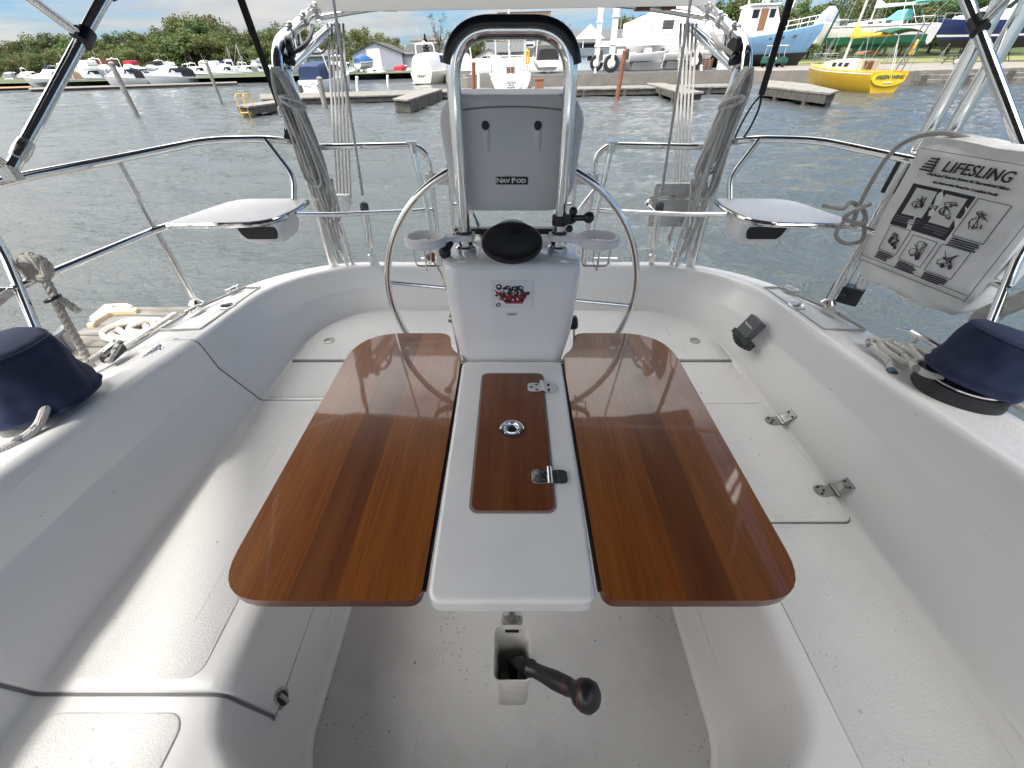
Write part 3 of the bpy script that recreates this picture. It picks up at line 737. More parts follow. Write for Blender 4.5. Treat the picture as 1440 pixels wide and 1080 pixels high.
    for k in range(3):
        b.tube(cm([top + Vector((-s*(.06+.02*k), -.03, -.40)), top + Vector((-s*(.03+.02*k), -.05, -.62)), top + Vector((-s*(.03+.015*k), -.03, -.80 + .06*k)), top + Vector((-s*(.01), -.02, -.60)), top + Vector((-s*.02, -.02, -.42))], 6), .006, 7)
    b.build('rope', ROPEG, rc)
    # tackle falls from the davit end down to the rail
    tk = thing('tackle_line', 'bundle of pale tackle lines running down from the %s end of the solar panel' % side, 'rope', (s*.93, 2.4, CZ), group='davit tackle lines')
    b = MB()
    for k in range(5):
        b.tube([(s*(.985-.021*k), 2.86, CZ+.15), (s*(.935-.018*k), 2.28, CZ-.57)], .0062, 7)
    b.build('lines', ROPEL, tk)
    b = MB(); b.beam((s*.94, 2.27, CZ-.575), (s*.86, 2.27, CZ-.575), .03, .05); b.lathe([(.035, -.01), (.035, .01)], (s*.90, 2.26, CZ-.60), (0,1,0), 16); b.build('tackle_block', WHP if s < 0 else BLK, tk, bevel=.004)
    # backstay leg with its tensioner
    bs_ = thing('backstay', 'wire backstay with steel tensioner standing on the %s of the transom' % side, 'rigging', (s*.77, 2.13, CZ-.88), group='backstay legs')
    lo = Vector((s*.77, 2.13, CZ-.872)); hi = Vector((s*.645, 1.99, CZ+.17)); d = (hi-lo).normalized()
    b = MB(); b.tube([lo + d*.40, lo + d*6.2], .006, 8); b.tube([lo + d*.37, lo + d*.52], .007, 8); b.build('wire', WIRE, bs_)
    b = MB(); b.lathe([(.008, .095), (.018, .10), (.018, .29), (.012, .30)], lo, d, 16); b.build('tensioner', CHR, bs_)
    b = MB(); b.lathe([(.020, .288), (.0205, .325), (.010, .335)], lo, d, 16); b.build('tensioner_cap', DGR, bs_)
    b = MB(); b.beam(lo - d*.01, lo + d*.05, .028, .008); b.beam(lo + d*.03, lo + d*.10, .012, .024); b.ball(lo + d*.05, .013, 10); b.tube([lo + d*.05 + Vector((-.018,0,0)), lo + d*.05 + Vector((.018,0,0))], .006, 8); b.build('chain_plate', CHR, bs_)
    if s < 0:
        b = MB(); b.loft([[lo + d*.06 + Vector((.01+.03*k/4, -.01-.004*k, -.025*k + .006*q)) + Vector((.012*q, 0, 0)) for q in (-1, 1)] for k in range(5)], closed=False, caps=False); b.build('tape_tail', WHP, bs_)
    # straps holding the bimini down
    bt = thing('bimini_strap', 'black webbing strap running up from the %s stern rail to the sunshade' % side, 'strap', (s*1.03, 1.85, CZ-.25), group='bimini straps')
    A = Vector((-.984, 2.05, CZ-.15)) if s < 0 else Vector((1.03, 2.03, CZ-.11)); B = Vector((s*1.085, 2.17, CZ+.50))
    b = MB()
    for off, t0, t1, w in ((0, 0, .99, .024), (.006, .35, .62, .026)):
        p, q = A.lerp(B, t0), A.lerp(B, t1); b.obox((p+q)/2 - Vector((0, off, 0)), ((q-p).length, w, .006), q-p, Vector((1, 0, 0)))
    b.build('webbing', BLKF, bt)
    if s < 0:
        b = MB(); b.tube([A + Vector((.008*math.sin(t), -.005, -.022+.022*math.cos(t))) for t in [k*math.pi/6 for k in range(12)]], .0035, 6, closed=True)
        b.tube(cm([A + Vector((0, 0, -.044)), A + Vector((-.002, .0, -.06)), A + Vector((-.006, .01, -.075)), A + Vector((-.008, .01, -.085))], 4), .003, 6); b.build('snap_hook', CHR, bt)
        b = MB(); b.loft([[A + Vector((-.010+dx*w, .015+dy*w, z)) for dx, dy in ((-1,-.4),(1,-.4),(1,.4),(-1,.4))] for z, w in ((-.08,.006),(-.10,.010),(-.115,.018),(-.14,.019))]); b.build('strap_loop', BLKF, bt)
    else:
        b = MB(); b.tube(cm([A, A + Vector((.008, 0, -.05)), A + Vector((-.008, 0, -.13)), A + Vector((-.025, .03, -.18)), A + Vector((-.04, .03, -.15)), A + Vector((-.03, 0, -.05)), A], 5), .004, 6); b.build('lashing', BLKF, bt)
b = None
# cross tube under the panel, then the panel
ct = thing('davit_crossbar', 'steel crossbar between the two davits under the solar panel', 'tube', (0, 2.8, CZ+.15))
b = MB(); b.tube(cm([(-1.0, 2.72, CZ+.165), (-.6, 2.78, CZ+.215), (0, 2.82, CZ+.25), (.6, 2.78, CZ+.215), (1.0, 2.72, CZ+.165)], 8), .0135, 12); b.build('bar', CHR, ct)
for x in (-.735, -.625, .66, .79):
    b = MB(); b.box((x-.035, 2.74, CZ+.195), (x+.035, 2.80, CZ+.25)); b.build('wood_block', WD, ct, bevel=.004)
spn = thing('solar_panel', 'white framed solar panel carried across the stern above the davits', 'solar panel', (0, 3.0, CZ+.2))
n_ = Vector((0, -.05, 1)).normalized(); ux = Vector((1, 0, .012)).normalized(); uy = Vector((0, 1, .30)).normalized()
c0 = Vector((.0, 2.72, CZ+.235))
b = MB(); b.obox(c0 + ux*0 + uy*.022, (2.03, .044, .075), ux, Vector((0,1,.30))); b.obox(c0 + uy*.90, (2.03, .04, .05), ux, Vector((0,1,.30)))
for x in (-1.0, 1.0): b.obox(c0 + ux*x + uy*.46, (.03, .86, .05), ux, Vector((0,1,.30)))
b.build('frame', mat('painted_aluminium', (.62,.62,.61), .35, var=.03), spn, bevel=.002)
def cells():
    m, t, p = nt('solar_cells'); v = coords(t)
    br = N(t, 'ShaderNodeTexBrick', offset=0.0, Scale=1.0); br.inputs['Color1'].default_value = br.inputs['Color2'].default_value = (.02,.025,.05,1)
    br.inputs['Mortar'].default_value = (.4,.42,.45,1); br.inputs['Mortar Size'].default_value = .004; br.inputs['Brick Width'].default_value = .16; br.inputs['Row Height'].default_value = .16
    t.links.new(v, br.inputs['Vector']); t.links.new(br.outputs['Color'], p.inputs['Base Color']); p.inputs['Roughness'].default_value = .1
    return m
b = MB(); b.obox(c0 + uy*.46 + Vector((0, -.012, .03)), (1.98, .86, .008), ux, Vector((0,1,.30))); b.build('cells', cells(), spn)

# folded boarding ladder in the stern gate
ld = thing('boarding_ladder', 'folded steel boarding ladder in the gap of the stern rail behind the pod', 'ladder', (0, 2.25, CZ-.88))
for x in (-.325, .325):
    b = MB(); b.tube(fil([(x, 2.26, CZ-.90), (x, 2.26, CZ-.40), (x*.93, 2.26, CZ-.385)], .02), .0125, 12); b.build('side_rail', CHR, ld)
for z in (.60, .80):
    b = MB(); b.tube([(-.32, 2.255, CZ-z), (.32, 2.255, CZ-z)], .0135, 12); b.build('rung', CHR, ld)
b = MB(); b.tube([(.24, 2.24, CZ-.56), (.20, 2.2, CZ-.86)], .009, 10); b.build('hinge_stay', CHR, ld)
for x in (-.47, -.36, .50, .58):           # little fittings on the transom cap
    pass
cl = thing('stern_cleat', 'small steel fitting on the transom beside the wheel', 'cleat', (-.42, 2.14, CZ-.875))
b = MB(); b.tube([(-.50, 2.14, CZ-.848), (-.36, 2.14, CZ-.848)], .006, 8); b.tube([(-.46, 2.14, CZ-.88), (-.46, 2.14, CZ-.848)], .006, 8); b.tube([(-.40, 2.14, CZ-.88), (-.40, 2.14, CZ-.848)], .006, 8); b.build('bar', CHR, cl)
cl['label'] = 'small steel fitting on the transom beneath the left drink holder'
c2 = dup(cl, (.52, 2.14, CZ-.875), None, 'small steel fitting on the transom to the right of the wheel rim')

# outboard motor pad on the right
mp = thing('motor_pad', 'white outboard motor board with four bolts clamped to the stern rail', 'mounting board', (.82, 2.16, CZ-.57))
b = MB(); fn = lambda u, v, w: (u + .10*(CZ-.47-v)*-.3, w, v)
b.prism(rrect(.715, .915, CZ-.685, CZ-.475, .012), 2.165, 2.19, lambda u, v, w: (u, w, v)); bd = b.build('board', mat('weathered_board', (.58,.57,.55), .5, var=.12, vs=20), mp, bevel=.003)
for x in (.74, .89):
    for z in (.50, .66):
        b = MB(); b.lathe([(.013, 0), (.013, .004), (.007, .006), (.007, .010)], (x, 2.165, CZ-z), (0,-1,0), 12); b.build('bolt', BRS, bd)
b = MB(); b.tube(fil([(.91, 2.15, CZ-.535), (.70, 2.13, CZ-.535), (.665, 2.10, CZ-.555), (.73, 2.08, CZ-.60), (.76, 2.1, CZ-.60)], .03), .0115, 10); b.tube(fil([(.855, 2.17, CZ-.68), (.85, 2.17, CZ-.75), (.93, 2.14, CZ-.88)], .04), .0115, 10); b.build('bracket_tube', CHR, mp)

# ------------------------------------------------------------------ bimini
bi = thing('bimini', 'dark fabric sunshade on steel bows stretched above the cockpit', 'sunshade', (0, 1.2, CZ-.25))
def canvas():
    m, t, p = nt('shade_cloth'); p.inputs['Base Color'].default_value = (.035,.038,.05,1); p.inputs['Roughness'].default_value = .9
    tr = N(t, 'ShaderNodeBsdfTranslucent'); tr.inputs['Color'].default_value = (.20,.20,.21,1)
    mx_ = N(t, 'ShaderNodeMixShader'); mx_.inputs[0].default_value = .2
    t.links.new(p.outputs[0], mx_.inputs[1]); t.links.new(tr.outputs[0], mx_.inputs[2]); t.links.new(mx_.outputs[0], t.nodes['Material Output'].inputs['Surface'])
    return m
rows = []
BY0, BY1, BW = -1.9, 2.26, 1.42
for k in range(9):
    y = BY0 + (BY1-BY0)*k/8
    bw_ = interp(y, [(-2, BW), (-.1, BW), (.6, 1.85), (3, 1.85)])  # unseen canvas widened aft on the left to keep sun off the seat
    rows.append([Vector(((bw_ if x < 0 else 1.36)*x, y, CZ + .58 - .10*abs(x)**2.5 - .03*(k/4-1)**2)) for x in [-1 + q/8 for q in range(17)]])
b = MB(); b.grid(rows); cp = b.build('canopy', canvas(), bi, smooth=60, flip=False)
sd = cp.modifiers.new('thick', 'SOLIDIFY'); sd.thickness = .006
for s in (-1, 1):
    b = MB(); b.tube(fil(([Vector((-1.40, 1.245, CZ-.235)), Vector((-1.30, 1.75, CZ+.148)), Vector((-1.235, 2.2, CZ+.44))] if s < 0 else [Vector((1.535, 1.235, CZ-.31)), Vector((1.40, 1.695, CZ+.144)), Vector((1.32, 2.05, CZ+.44))]) + [Vector((0, 2.22, CZ+.56))], .12, 8), .0155, 14); b.build('aft_bow', CHR, bi)
    b = MB(); b.tube(fil([Vector((s*(1.41 if s < 0 else 1.535), 1.235, CZ-.22)), Vector((s*1.42, .9, CZ+.3)), Vector((s*1.30, .55, CZ+.5)), Vector((0, .5, CZ+.58))], .12, 8), .0155, 14); b.build('fore_bow', CHR, bi)
    P = Vector((-1.325, 1.63, CZ+.055)) if s < 0 else Vector((1.42, 1.625, CZ+.083))
    D_ = (Vector((-1.322, 1.522, CZ+.129)) if s < 0 else Vector((1.397, 1.564, CZ+.133))) - P; Q1 = P + D_*1.6; Q2 = P + D_*(6.2 if s < 0 else 9)
    b = MB(); b.tube([P, Q1], .013, 12); b.tube([Q1, Q2], .016, 12); b.tube([Q1, Q1 + D_*.12], .018, 12); b.build('strut', CHR, bi)
    b = MB(); b.tube([P - Vector((s*.006, .02, .014)), P + Vector((-s*.006, .02, .014))], .022, 14); b.beam(P, P + D_*.22, .024, .03); b.build('strut_clamp', BLK, bi)
    b = MB(); fo = Vector((-1.393, 1.27, CZ-.215)) if s < 0 else Vector((1.52, 1.29, CZ-.255)); b.lathe([(.018, 0), (.02, .03), (.018, .06)], fo, (-.2*s, .75, .6), 14); b.obox(fo + Vector((s*.015, -.03, -.03)), (.026, .04, .04), (0,1,0), (0,0,1)); b.build('hinge_foot', BRS, bi, bevel=.003)
    b = MB(); b.tube(cm([(s*1.42, .3, CZ+.42), (s*1.44, 1.2, CZ+.41), (s*1.47, 1.9, CZ+.30), (s*1.50, 2.08, CZ+.215)] , 5), .055 if s < 0 else .035, 12); b.build('rolled_curtain', BLKF, bi)

# ------------------------------------------------------------------ right side: poles, rescue bag, ropes
pole = thing('outboard_hoist', 'pair of upright steel poles in a black deck socket on the right rail', 'pole', (1.47, 1.62, CZ-.83))
for dx, dy in ((0, 0), (.052, -.035)):
    b = MB(); b.tube([(1.455+dx, 1.64+dy, CZ-.83), (1.455+dx, 1.64+dy, CZ+1.2)], .022, 16); b.build('tube', CHR, pole)
b = MB(); b.prism(round_poly([(1.42, 1.645), (1.46, 1.685), (1.545, 1.61), (1.505, 1.565)], .015), CZ-.84, CZ-.765); b.ball((1.455, 1.60, CZ-.80), .009, 8); b.build('deck_socket', BLK, pole, bevel=.004)
b = MB(); b.prism(round_poly([(1.41, 1.65), (1.45, 1.69), (1.545, 1.61), (1.505, 1.565)], .015), CZ-.395, CZ-.27); b.build('rail_clamp', BLK, pole, bevel=.005)

lf = thing('rescue_bag', 'white rescue sling bag with printed instructions hanging on the right stern rail', 'bag', (1.45, 1.4, CZ-.6))
O = Vector((1.357, 1.505, CZ-.60)); e1 = Vector((.284, -.959, 0)).normalized(); e2 = Vector((0,0,1)); en = Vector((.959, .284, 0))
W, Hh = .36, .385
def bp(a, b_, o=0): return O + e1*(a*W) + e2*((1-b_)*Hh) - en*o
def wob(a, b_): return .0045*math.sin(7*a+5*b_) + .0028*math.sin(13*b_-6*a+1) + .0016*math.sin(23*a+9*b_)
rows = []
for i in range(13):
    v = -.42 + 1.42*i/12
    row = []
    for j in range(11):
        a = -.01 + 1.06*j/10
        if v < 0: p = bp(a, 0) + en*(-v*.5*.30) + e2*(.030*math.sin(min(1, -v/.42)*math.pi*.55) + .005*math.sin(a*9) )
        else: p = bp(a, v, .012 + wob(a, v))
        row.append(p)
    rows.append(row)
b = MB(); b.grid(rows); fl = b.build('front_flap', BAG, lf, smooth=60, flip=False)
sd = fl.modifiers.new('thick', 'SOLIDIFY'); sd.thickness = .003; sd.offset = 0
ring = []
for z, g, bt in ((.02, .0, 0), (.0, 0, 0), (-.2, .01, 0), (-.36, .012, 0), (-.425, .0, .012), (-.455, -.02, .03)):
    rr_ = []
    for a, o in [(k/8, 0) for k in range(9)] + [(1, .33), (1, .66)] + [(1-k/8, 1) for k in range(9)] + [(0, .66), (0, .33)]:
        q = O + e1*((a*1.04-.005)*(W) + (-bt*(a-.5)*2)) + en*(o*.15 + (g if o else -g*.3) + bt*(.5-o)*1.4 + .005*math.sin(9*a+z*30)) + e2*(Hh + z + .004*math.sin(8*a))
        rr_.append(q)
    ring.append(rr_)
b = MB(); b.loft(ring); bd = b.build('bag_body', BAG, lf, smooth=60)
def stroke(b, pts, w=.0012, o=.0215):
    for (a0, b0), (a1, b1) in zip(pts, pts[1:]):
        p = bp(a0, b0, o + wob(a0, b0) - .004); q = bp(a1, b1, o + wob(a1, b1) - .004)
        if (q-p).length > 1e-5: b.beam(p, q, w, w)
def patch(b, x0, y0, x1, y1, o):
    rows = [[bp(x0+(x1-x0)*i/6, y0+(y1-y0)*j/6, o + wob(x0+(x1-x0)*i/6, y0+(y1-y0)*j/6)) for i in range(7)] for j in range(7)]
    b.grid(rows)
K = .92
def txt(s_, size, a, v, **k):
    ob = text_mesh(s_, size, INK, 'printed_text', fl, bp(a, v, .0), e1, e2, depth=.0012, **k)
    bs0 = BASE[ob.name]
    for vv in ob.data.vertices:
        q = vv.co + bs0 - O; vv.co -= en*(.0165 + wob(q.dot(e1)/W, 1 - q.z/Hh))
    return ob
txt('LIFESLING', .042, .50, .118, bold=.0005, shear=.15, sx=.93)
txt('Overboard Rescue System for Recreational Sailors', .0105, .47, .185, bold=.0002, shear=.1)
txt('See Instruction Manual for Complete Details', .0095, .49, .235, bold=.0002)
b = MB()
for k in range(5): stroke(b, [(.135 - .018*k*.6, .075 + .022*k), (.20, .075 + .022*k)], .004)
stroke(b, [(.19, .065), (.19, .17)], .003); b.build('tree_mark', INK, fl, smooth=0)
b = MB(); patch(b, .095, .275, .60, .62, .0145); b.build('black_print', INK, fl, flip=False)
b = MB(); patch(b, .145, .30, .315, .515, .0165); patch(b, .385, .30, .56, .525, .0165); b.build('picture', PAPER, fl, flip=False)
text_mesh('OR', .014, PAPER, 'printed_text', fl, bp(.35, .41, .018 + wob(.35,.41)), e1, e2, depth=.001)
b = MB(); r4 = random.Random(4)
for x0, y0, x1, y1 in ((.625,.28,.86,.565), (.115,.625,.30,.85), (.345,.645,.56,.865), (.60,.645,.82,.875)):
    stroke(b, [(x0,y0),(x1,y0),(x1,y1),(x0,y1),(x0,y0)], .0014)
    for k in range(4):                     # caption lines below each picture
        stroke(b, [(x0+.01, y1+.018+.017*k), (x1-.01-.05*r4.random(), y1+.018+.017*k)], .0035)
for cx, cy, sc in ((.23,.40,.07), (.47,.40,.085), (.74,.42,.09), (.21,.73,.075), (.45,.75,.085), (.71,.75,.09)):
    for q in range(3):                     # sketchy line drawings
        P = [(cx + sc*(r4.random()-.5)*1.3, cy + sc*(r4.random()-.5)*1.6) for k in range(5)]
        stroke(b, [(p.x, p.y) for p in cm([(x, y, 0) for x, y in P], 4)], .0016, .0225)
    ea = [(cx + sc*.55*math.cos(t) - .01, cy + sc*.35*math.sin(t) + .02) for t in [k*math.pi/6 for k in range(10)]]; stroke(b, ea, .0016, .0225)
    for k in range(2): 
        x, y = cx + sc*(r4.random()-.3)*.8, cy + sc*(r4.random()-.1)*.7; stroke(b, [(x, y), (x+.012, y+.03)], .006 if cy > .6 else .002, .0225)
stroke(b, [(.0,.945),(1.0,.945)], .0012); stroke(b, [(.0,.915),(.0,.985),(1.0,.985)], .0012); stroke(b, [(-.0,.02),(1.0,.03)], .0012); stroke(b, [(1.01,.03),(1.01,1.0)], .0012)
b.build('line_print', INK, fl, smooth=0)
b = MB()
for k in range(3):
    for x0, x1 in ((.11,.33),(.37,.58)):
        rows = [[bp(x0+(x1-x0)*i/2*(.95), .535+.02*k+j*.007 + (.01 if x0>.3 else 0), .0165+wob(x0+(x1-x0)*i/2*.95, .54)) for i in range(3)] for j in range(2)]; b.grid(rows)
b.build('caption_print', mat('grey_print', (.16,.16,.16), .6, var=0), fl, flip=False)
b = MB(); b.tube(cm([O + e1*.1 + e2*(Hh+.02) + en*.05, O + e1*.02 + e2*(Hh+.035)+en*.02, O - e1*.05 + e2*(Hh+.01) - en*.01, O - e1*.095 + e2*(Hh-.06) - en*.01, O - e1*.10 + e2*(Hh-.2) - en*.015, O - e1*.085 + e2*(Hh-.27) - en*.02], 6), .0072, 10)
K0 = O - e1*.09 + e2*(Hh-.235) - en*.02
b.tube(cm([K0 + Vector((.03,0,.03)), K0 + Vector((-.03,-.03,.02)), K0 + Vector((-.04,.0,-.02)), K0 + Vector((.02,-.03,-.03)), K0 + Vector((.04,.02,.0)), K0 + Vector((-.02,.03,.03)), K0 + Vector((-.05,.02,.01)), K0 + Vector((-.11,.05,.015))], 6), .0078, 10)
b.tube(cm([K0 + Vector((-.03,.0,-.02)), K0 + Vector((-.04,.0,-.08)), K0 + Vector((.0,-.02,-.11)), K0 + Vector((.05,-.03,-.09)), K0 + Vector((.03,-.01,-.02))], 6), .0072, 10)
b.build('tie_rope', mat('braided_grey_rope', (.33,.32,.295), .9, bmp=.6, bs=300), lf)

def winch(x, y, s, label, tilt):
    z = zD(y) - .004
    w = thing('winch', label, 'winch', (x, y, z), group='covered winches')
    b = MB(); b.lathe([(.108, 0), (.112, .004), (.102, .045), (.094, .05)] if s > 0 else [(.085, 0), (.088, .004), (.080, .045), (.07, .05)], (x, y, z), (0,0,1), 40); b.build('base', BLK if s > 0 else mat('winch_base_grey', (.13,.14,.16), .4), w)
    if s > 0:
        b = MB(); b.lathe([(.090, .047), (.0985, .050), (.0985, .055), (.08, .060)], (x, y, z), (0,0,1), 40); b.build('drum_ring', CHR, w)
    r5 = random.Random(8 + s); ph = [r5.random()*6 for _ in range(8)]
    def fold(a, q): return 1 + .026*math.sin(2*a+ph[0]+q*12) + .022*math.sin(5*a+ph[1]-q*22) + .014*math.sin(9*a+ph[2]+q*30) + .009*math.sin(14*a+ph[3]-q*40) + .016*math.sin(q*48+1.6*math.sin(a*2+ph[4]))*max(0, min(1, (.19-q)*30))
    R0 = .112 if s > 0 else .125
    prof = [(R0*.96, .054), (R0*1.03, .052), (R0*1.0, .065), (R0*1.02, .08), (R0*.99, .095), (R0*.96, .11), (R0*.95, .125), (R0*.94, .14), (R0*.93, .155), (R0*.92, .17), (R0*.915, .182), (R0*.885, .192), (R0*.82, .199), (R0*.5, .205), (R0*.2, .207), (.001, .206)]
    if s < 0: prof = [(r*(1.0 if q < .19 else .98), .03 + (q-.05)*1.22) for r, q in prof]
    fine = []
    for (r0, q0), (r1, q1) in zip(prof, prof[1:]): fine += [(r0 + (r1-r0)*k/3, q0 + (q1-q0)*k/3) for k in range(3)]
    b = MB(); b.lathe(fine + [prof[-1]], (x, y, z), tilt, 96, fold); cv = b.build('cover', NAVY, w, smooth=80)
    axd = Vector(tilt).normalized(); f1 = axd.orthogonal().normalized(); f2 = axd.cross(f1)
    for q_, k_, rr_ in ((prof[11][1], prof[11][0]*1.008, .0024), (prof[1][1]+.004, prof[1][0]*1.0, .0032)):
        b = MB(); b.tube([Vector((x, y, z)) + axd*q_ + (f1*math.cos(a) + f2*math.sin(a))*k_*fold(a, q_) for a in [2*math.pi*k/64 for k in range(64)]], rr_, 6, closed=True); b.build('piping' if k_ < R0 else 'hem', NAVY, cv)
    hp = [(R0*.885*fold(2*math.pi*k/48, .192)*math.cos(2*math.pi*k/48), R0*.885*fold(2*math.pi*k/48, .192)*math.sin(2*math.pi*k/48)) for k in range(48)]
    return w
winch(-1.315, .835, -1, 'winch under a dark blue cover on the left side deck, rope leading off its base', (-.05, .05, 1))
winch(1.35, .925, 1, 'winch under a dark blue cover on the right side deck, black base showing', (.20, .02, 1))

# ropes on the right winch
sh = thing('sheet_rope', 'white rope with blue flecks looped in a small pile beside the right winch', 'rope', (1.3, 1.1, zD(1.1)))
b = MB(); z = zD(1.1) + .008
b.tube(cm([(1.24, 1.03, z), (1.27, 1.10, z+.004), (1.275, 1.19, z), (1.31, 1.22, z+.006), (1.33, 1.13, z+.012), (1.31, 1.06, z+.01), (1.285, 1.12, z+.014), (1.30, 1.18, z+.012), (1.345, 1.20, z+.008), (1.365, 1.12, z+.012), (1.36, 1.06, z+.01), (1.375, 1.13, z+.016), (1.40, 1.17, z+.012), (1.41, 1.08, z+.018), (1.37, 1.03, z+.03), (1.30, 1.035, z+.04), (1.25, 1.0, z+.052), (1.245, .95, z+.058), (1.27, .92, z+.062)], 6), .0105, 10)
b.build('rope', ROPEW, sh)
b = MB(); b.tube([(1.238, 1.025, z), (1.243, 1.045, z)], .0125, 10); b.build('end_whipping', mat('blue_tape', (.05,.10,.16), .5), sh)
lead = thing('lead_rope', 'white rope with dark flecks running forward along the outer edge of the right side deck', 'rope', (1.4, .7, zD(.7)))
b = MB(); b.tube(cm([(1.40, .93, zD(.9)+.03), (1.425, .80, zD(.8)+.012), (1.42, .5, zD(.5)+.01), (1.40, .1, zD(.1)+.01)], 6), .010, 10); b.build('rope', ROPEW, lead)
def big_cleat(p, q, label):
    p, q = Vector(p), Vector(q); c = (p+q)/2; d = (q-p).normalized()
    t_ = thing('deck_cleat', label, 'cleat', c)
    b = MB(); b.tube(cm([p + Vector((0,0,.0)), p.lerp(q,.2)+Vector((0,0,.012)), c + Vector((0,0,.014)), p.lerp(q,.8)+Vector((0,0,.012)), q], 4), [.006]*4 + [.009]*9 + [.006]*4, 10); b.build('horn', CHR, t_)
    for f in (.35, .65): 
        b = MB(); m_ = p.lerp(q, f); b.tube([m_ + Vector((0,0,.01)), m_ - Vector((0,0,.045))], [.009, .016], 10); b.build('leg', CHR, t_)
    return t_
big_cleat((1.415, 1.27, zD(1.2)+.045), (1.43, 1.03, zD(1.1)+.045), 'chrome mooring cleat on the right deck edge beside the looped rope')
b = MB(); 
blk = thing('turning_block', 'small black turning block on the right deck edge beside the winch', 'block', (1.435, 1.02, zD(1)))
b = MB(); b.obox((1.43, 1.035, zD(1)+.03), (.04, .05, .05), (1,0,0), (0,1,0)); b.build('cheek', BLK, blk, bevel=.008)
b = MB(); b.lathe([(.012, 0), (.012, .006)], (1.43, 1.035, zD(1)+.055), (0,0,1), 12); b.build('pin', CHR, blk)
hr = thing('rope_hank', 'white rope with black flecks hung in loops on a post behind the right winch', 'rope', (1.5, 1.1, CZ-.5))
b = MB(); r6 = random.Random(2)
for k in range(7):
    o = .012*k
    P = [(1.50-o*.3, 1.02+.01*r6.random(), CZ-.46+.01*r6.random()), (1.50, 1.03+o*.7, CZ-.52-.3*o), (1.49-o*.2, 1.07+o*.7, CZ-.60-.25*o), (1.50, 1.07+o*.7, CZ-.655-.3*o), (1.52, 1.02+o*.4, CZ-.63-.3*o), (1.54, .97, CZ-.56-.3*o)]
    b.tube(cm(P, 6, True), .0085, 8, closed=True)
b.build('rope', ROPEB, hr)
gb = thing('instrument_box', 'small grey box in a black bracket fixed to the inner face of the right coaming', 'box', (1.12, 1.6, CZ-.97))
c = Vector((1.088, 1.57, CZ-.945)); ex = Vector((.10, -.99, -.05)).normalized(); ey = Vector((.42, .25, .87)).normalized()
ez = ex.cross(ey)
b = MB(); b.obox(c, (.082, .095, .038), ex, ey); bx = b.build('case', mat('grey_case', (.085,.09,.10), .5, var=.08), gb, bevel=.004)
fc = c + ez*.0195*(1 if ez.x < 0 else -1)
text_mesh('Raymarine', .012, WHP, 'lettering', bx, fc + ey*.005, ex, ey, depth=.0012, bold=.0002)
b = MB()
for k in range(24):
    q = c - ey*.062 + ex*(-.062 + .125*k/23) + Vector((-.012*math.sin(k*math.pi/23), 0, -.012*math.sin(k*math.pi/23)))
    b.ball(q + Vector((0,0,.006*math.sin(k*2.1))), .013, 7, (1,.8,.9))
b.obox(c - ey*.055, (.12, .022, .05), ex, ey)
b.build('bracket', mat('mossy_bracket', (.03,.038,.032), .7, var=.5, vs=90), gb)

# ------------------------------------------------------------------ left side: rope, finger pier
sr = thing('winch_rope', 'white rope with dark flecks leading forward from the left winch along the deck', 'rope', (-1.2, .6, zD(.6)))
b = MB(); b.tube(cm([(-1.235, .80, zD(.8)+.075), (-1.222, .765, zD(.76)+.05), (-1.226, .72, zD(.7)+.018), (-1.245, .66, zD(.66)+.011), (-1.29, .58, zD(.58)+.011), (-1.36, .47, zD(.47)+.011), (-1.42, .3, zD(.3)+.011)], 6), .0105, 10); b.build('rope', ROPEW, sr)
s2 = thing('outer_sheet', 'white rope lying along the outer deck edge behind the left winch', 'rope', (-1.4, .8, zD(.8)))
b = MB(); b.tube(cm([(-1.38, 1.12, zD(1.1)+.03), (-1.40, .95, zD(.9)+.012), (-1.41, .7, zD(.7)+.012), (-1.43, .3, zD(.3)+.01)], 6), .010, 10); b.build('rope', ROPEW, s2)
fb = thing('fairlead_block', 'white and black fairlead on the left deck edge with the dock line through it', 'fairlead', (-1.385, 1.12, zD(1.1)))
b = MB(); b.obox((-1.372, 1.13, zD(1.1)+.016), (.036, .085, .032), (1,.1,0), (-.1,1,0)); b.build('cheek', BLK, fb, bevel=.008)
b = MB(); b.obox((-1.385, 1.14, zD(1.1)+.035), (.02, .07, .006), (1,.1,0), (-.1,1,0)); b.ball((-1.385, 1.17, zD(1.1)+.04), .007, 8); b.build('top_plate', CHR, fb, bevel=.003)
b = MB(); b.tube([(-1.365, 1.17, zD(1.1)+.036), (-1.352, 1.08, zD(1.1)+.014)], .009, 8); b.build('line_end', ROPEW, fb)
tr = thing('toe_rail_track', 'slim steel track along the left deck edge', 'track', (-1.4, 1.4, zD(1.4)))
b = MB(); b.beam((-1.41, 1.19, zD(1.2)+.004), (-1.425, 1.50, zD(1.5)+.004), .022, .012); b.build('track', BRS, tr, bevel=.002)
DZ = .55
pier = thing('finger_pier', 'weathered plank finger pier beside the left side of the yacht', 'dock', (-2.3, 1.5, 0))
def plank_mat(name, c1, c2, ax=0):
    m, t, p = nt(name); sc = (2.0, 26, 10) if ax == 0 else (26, 2.0, 10)
    g = noise(t, coords(t, 'Object', sc), 1.0, 6, .65); v = coords(t)
    c = ramp(t, g, [(.25, c1), (.5, tuple((a+b)/2 for a, b in zip(c1, c2))), (.75, c2)])
    c = mixc(t, ramp(t, noise(t, v, 3, 4), [(.4, 0), (.7, .5)]), c, tuple(q*.45 for q in c1))
    t.links.new(c, p.inputs['Base Color']); p.inputs['Roughness'].default_value = .9; bump(t, p, g, .6, .006)
    return m
PLK = plank_mat('weathered_planks', (.09,.085,.075), (.36,.34,.31))
PLKY = plank_mat('weathered_planks_lengthwise', (.13,.125,.11), (.40,.38,.35), 1)
PLKD = plank_mat('dark_dock_timber', (.035,.033,.03), (.13,.12,.11))
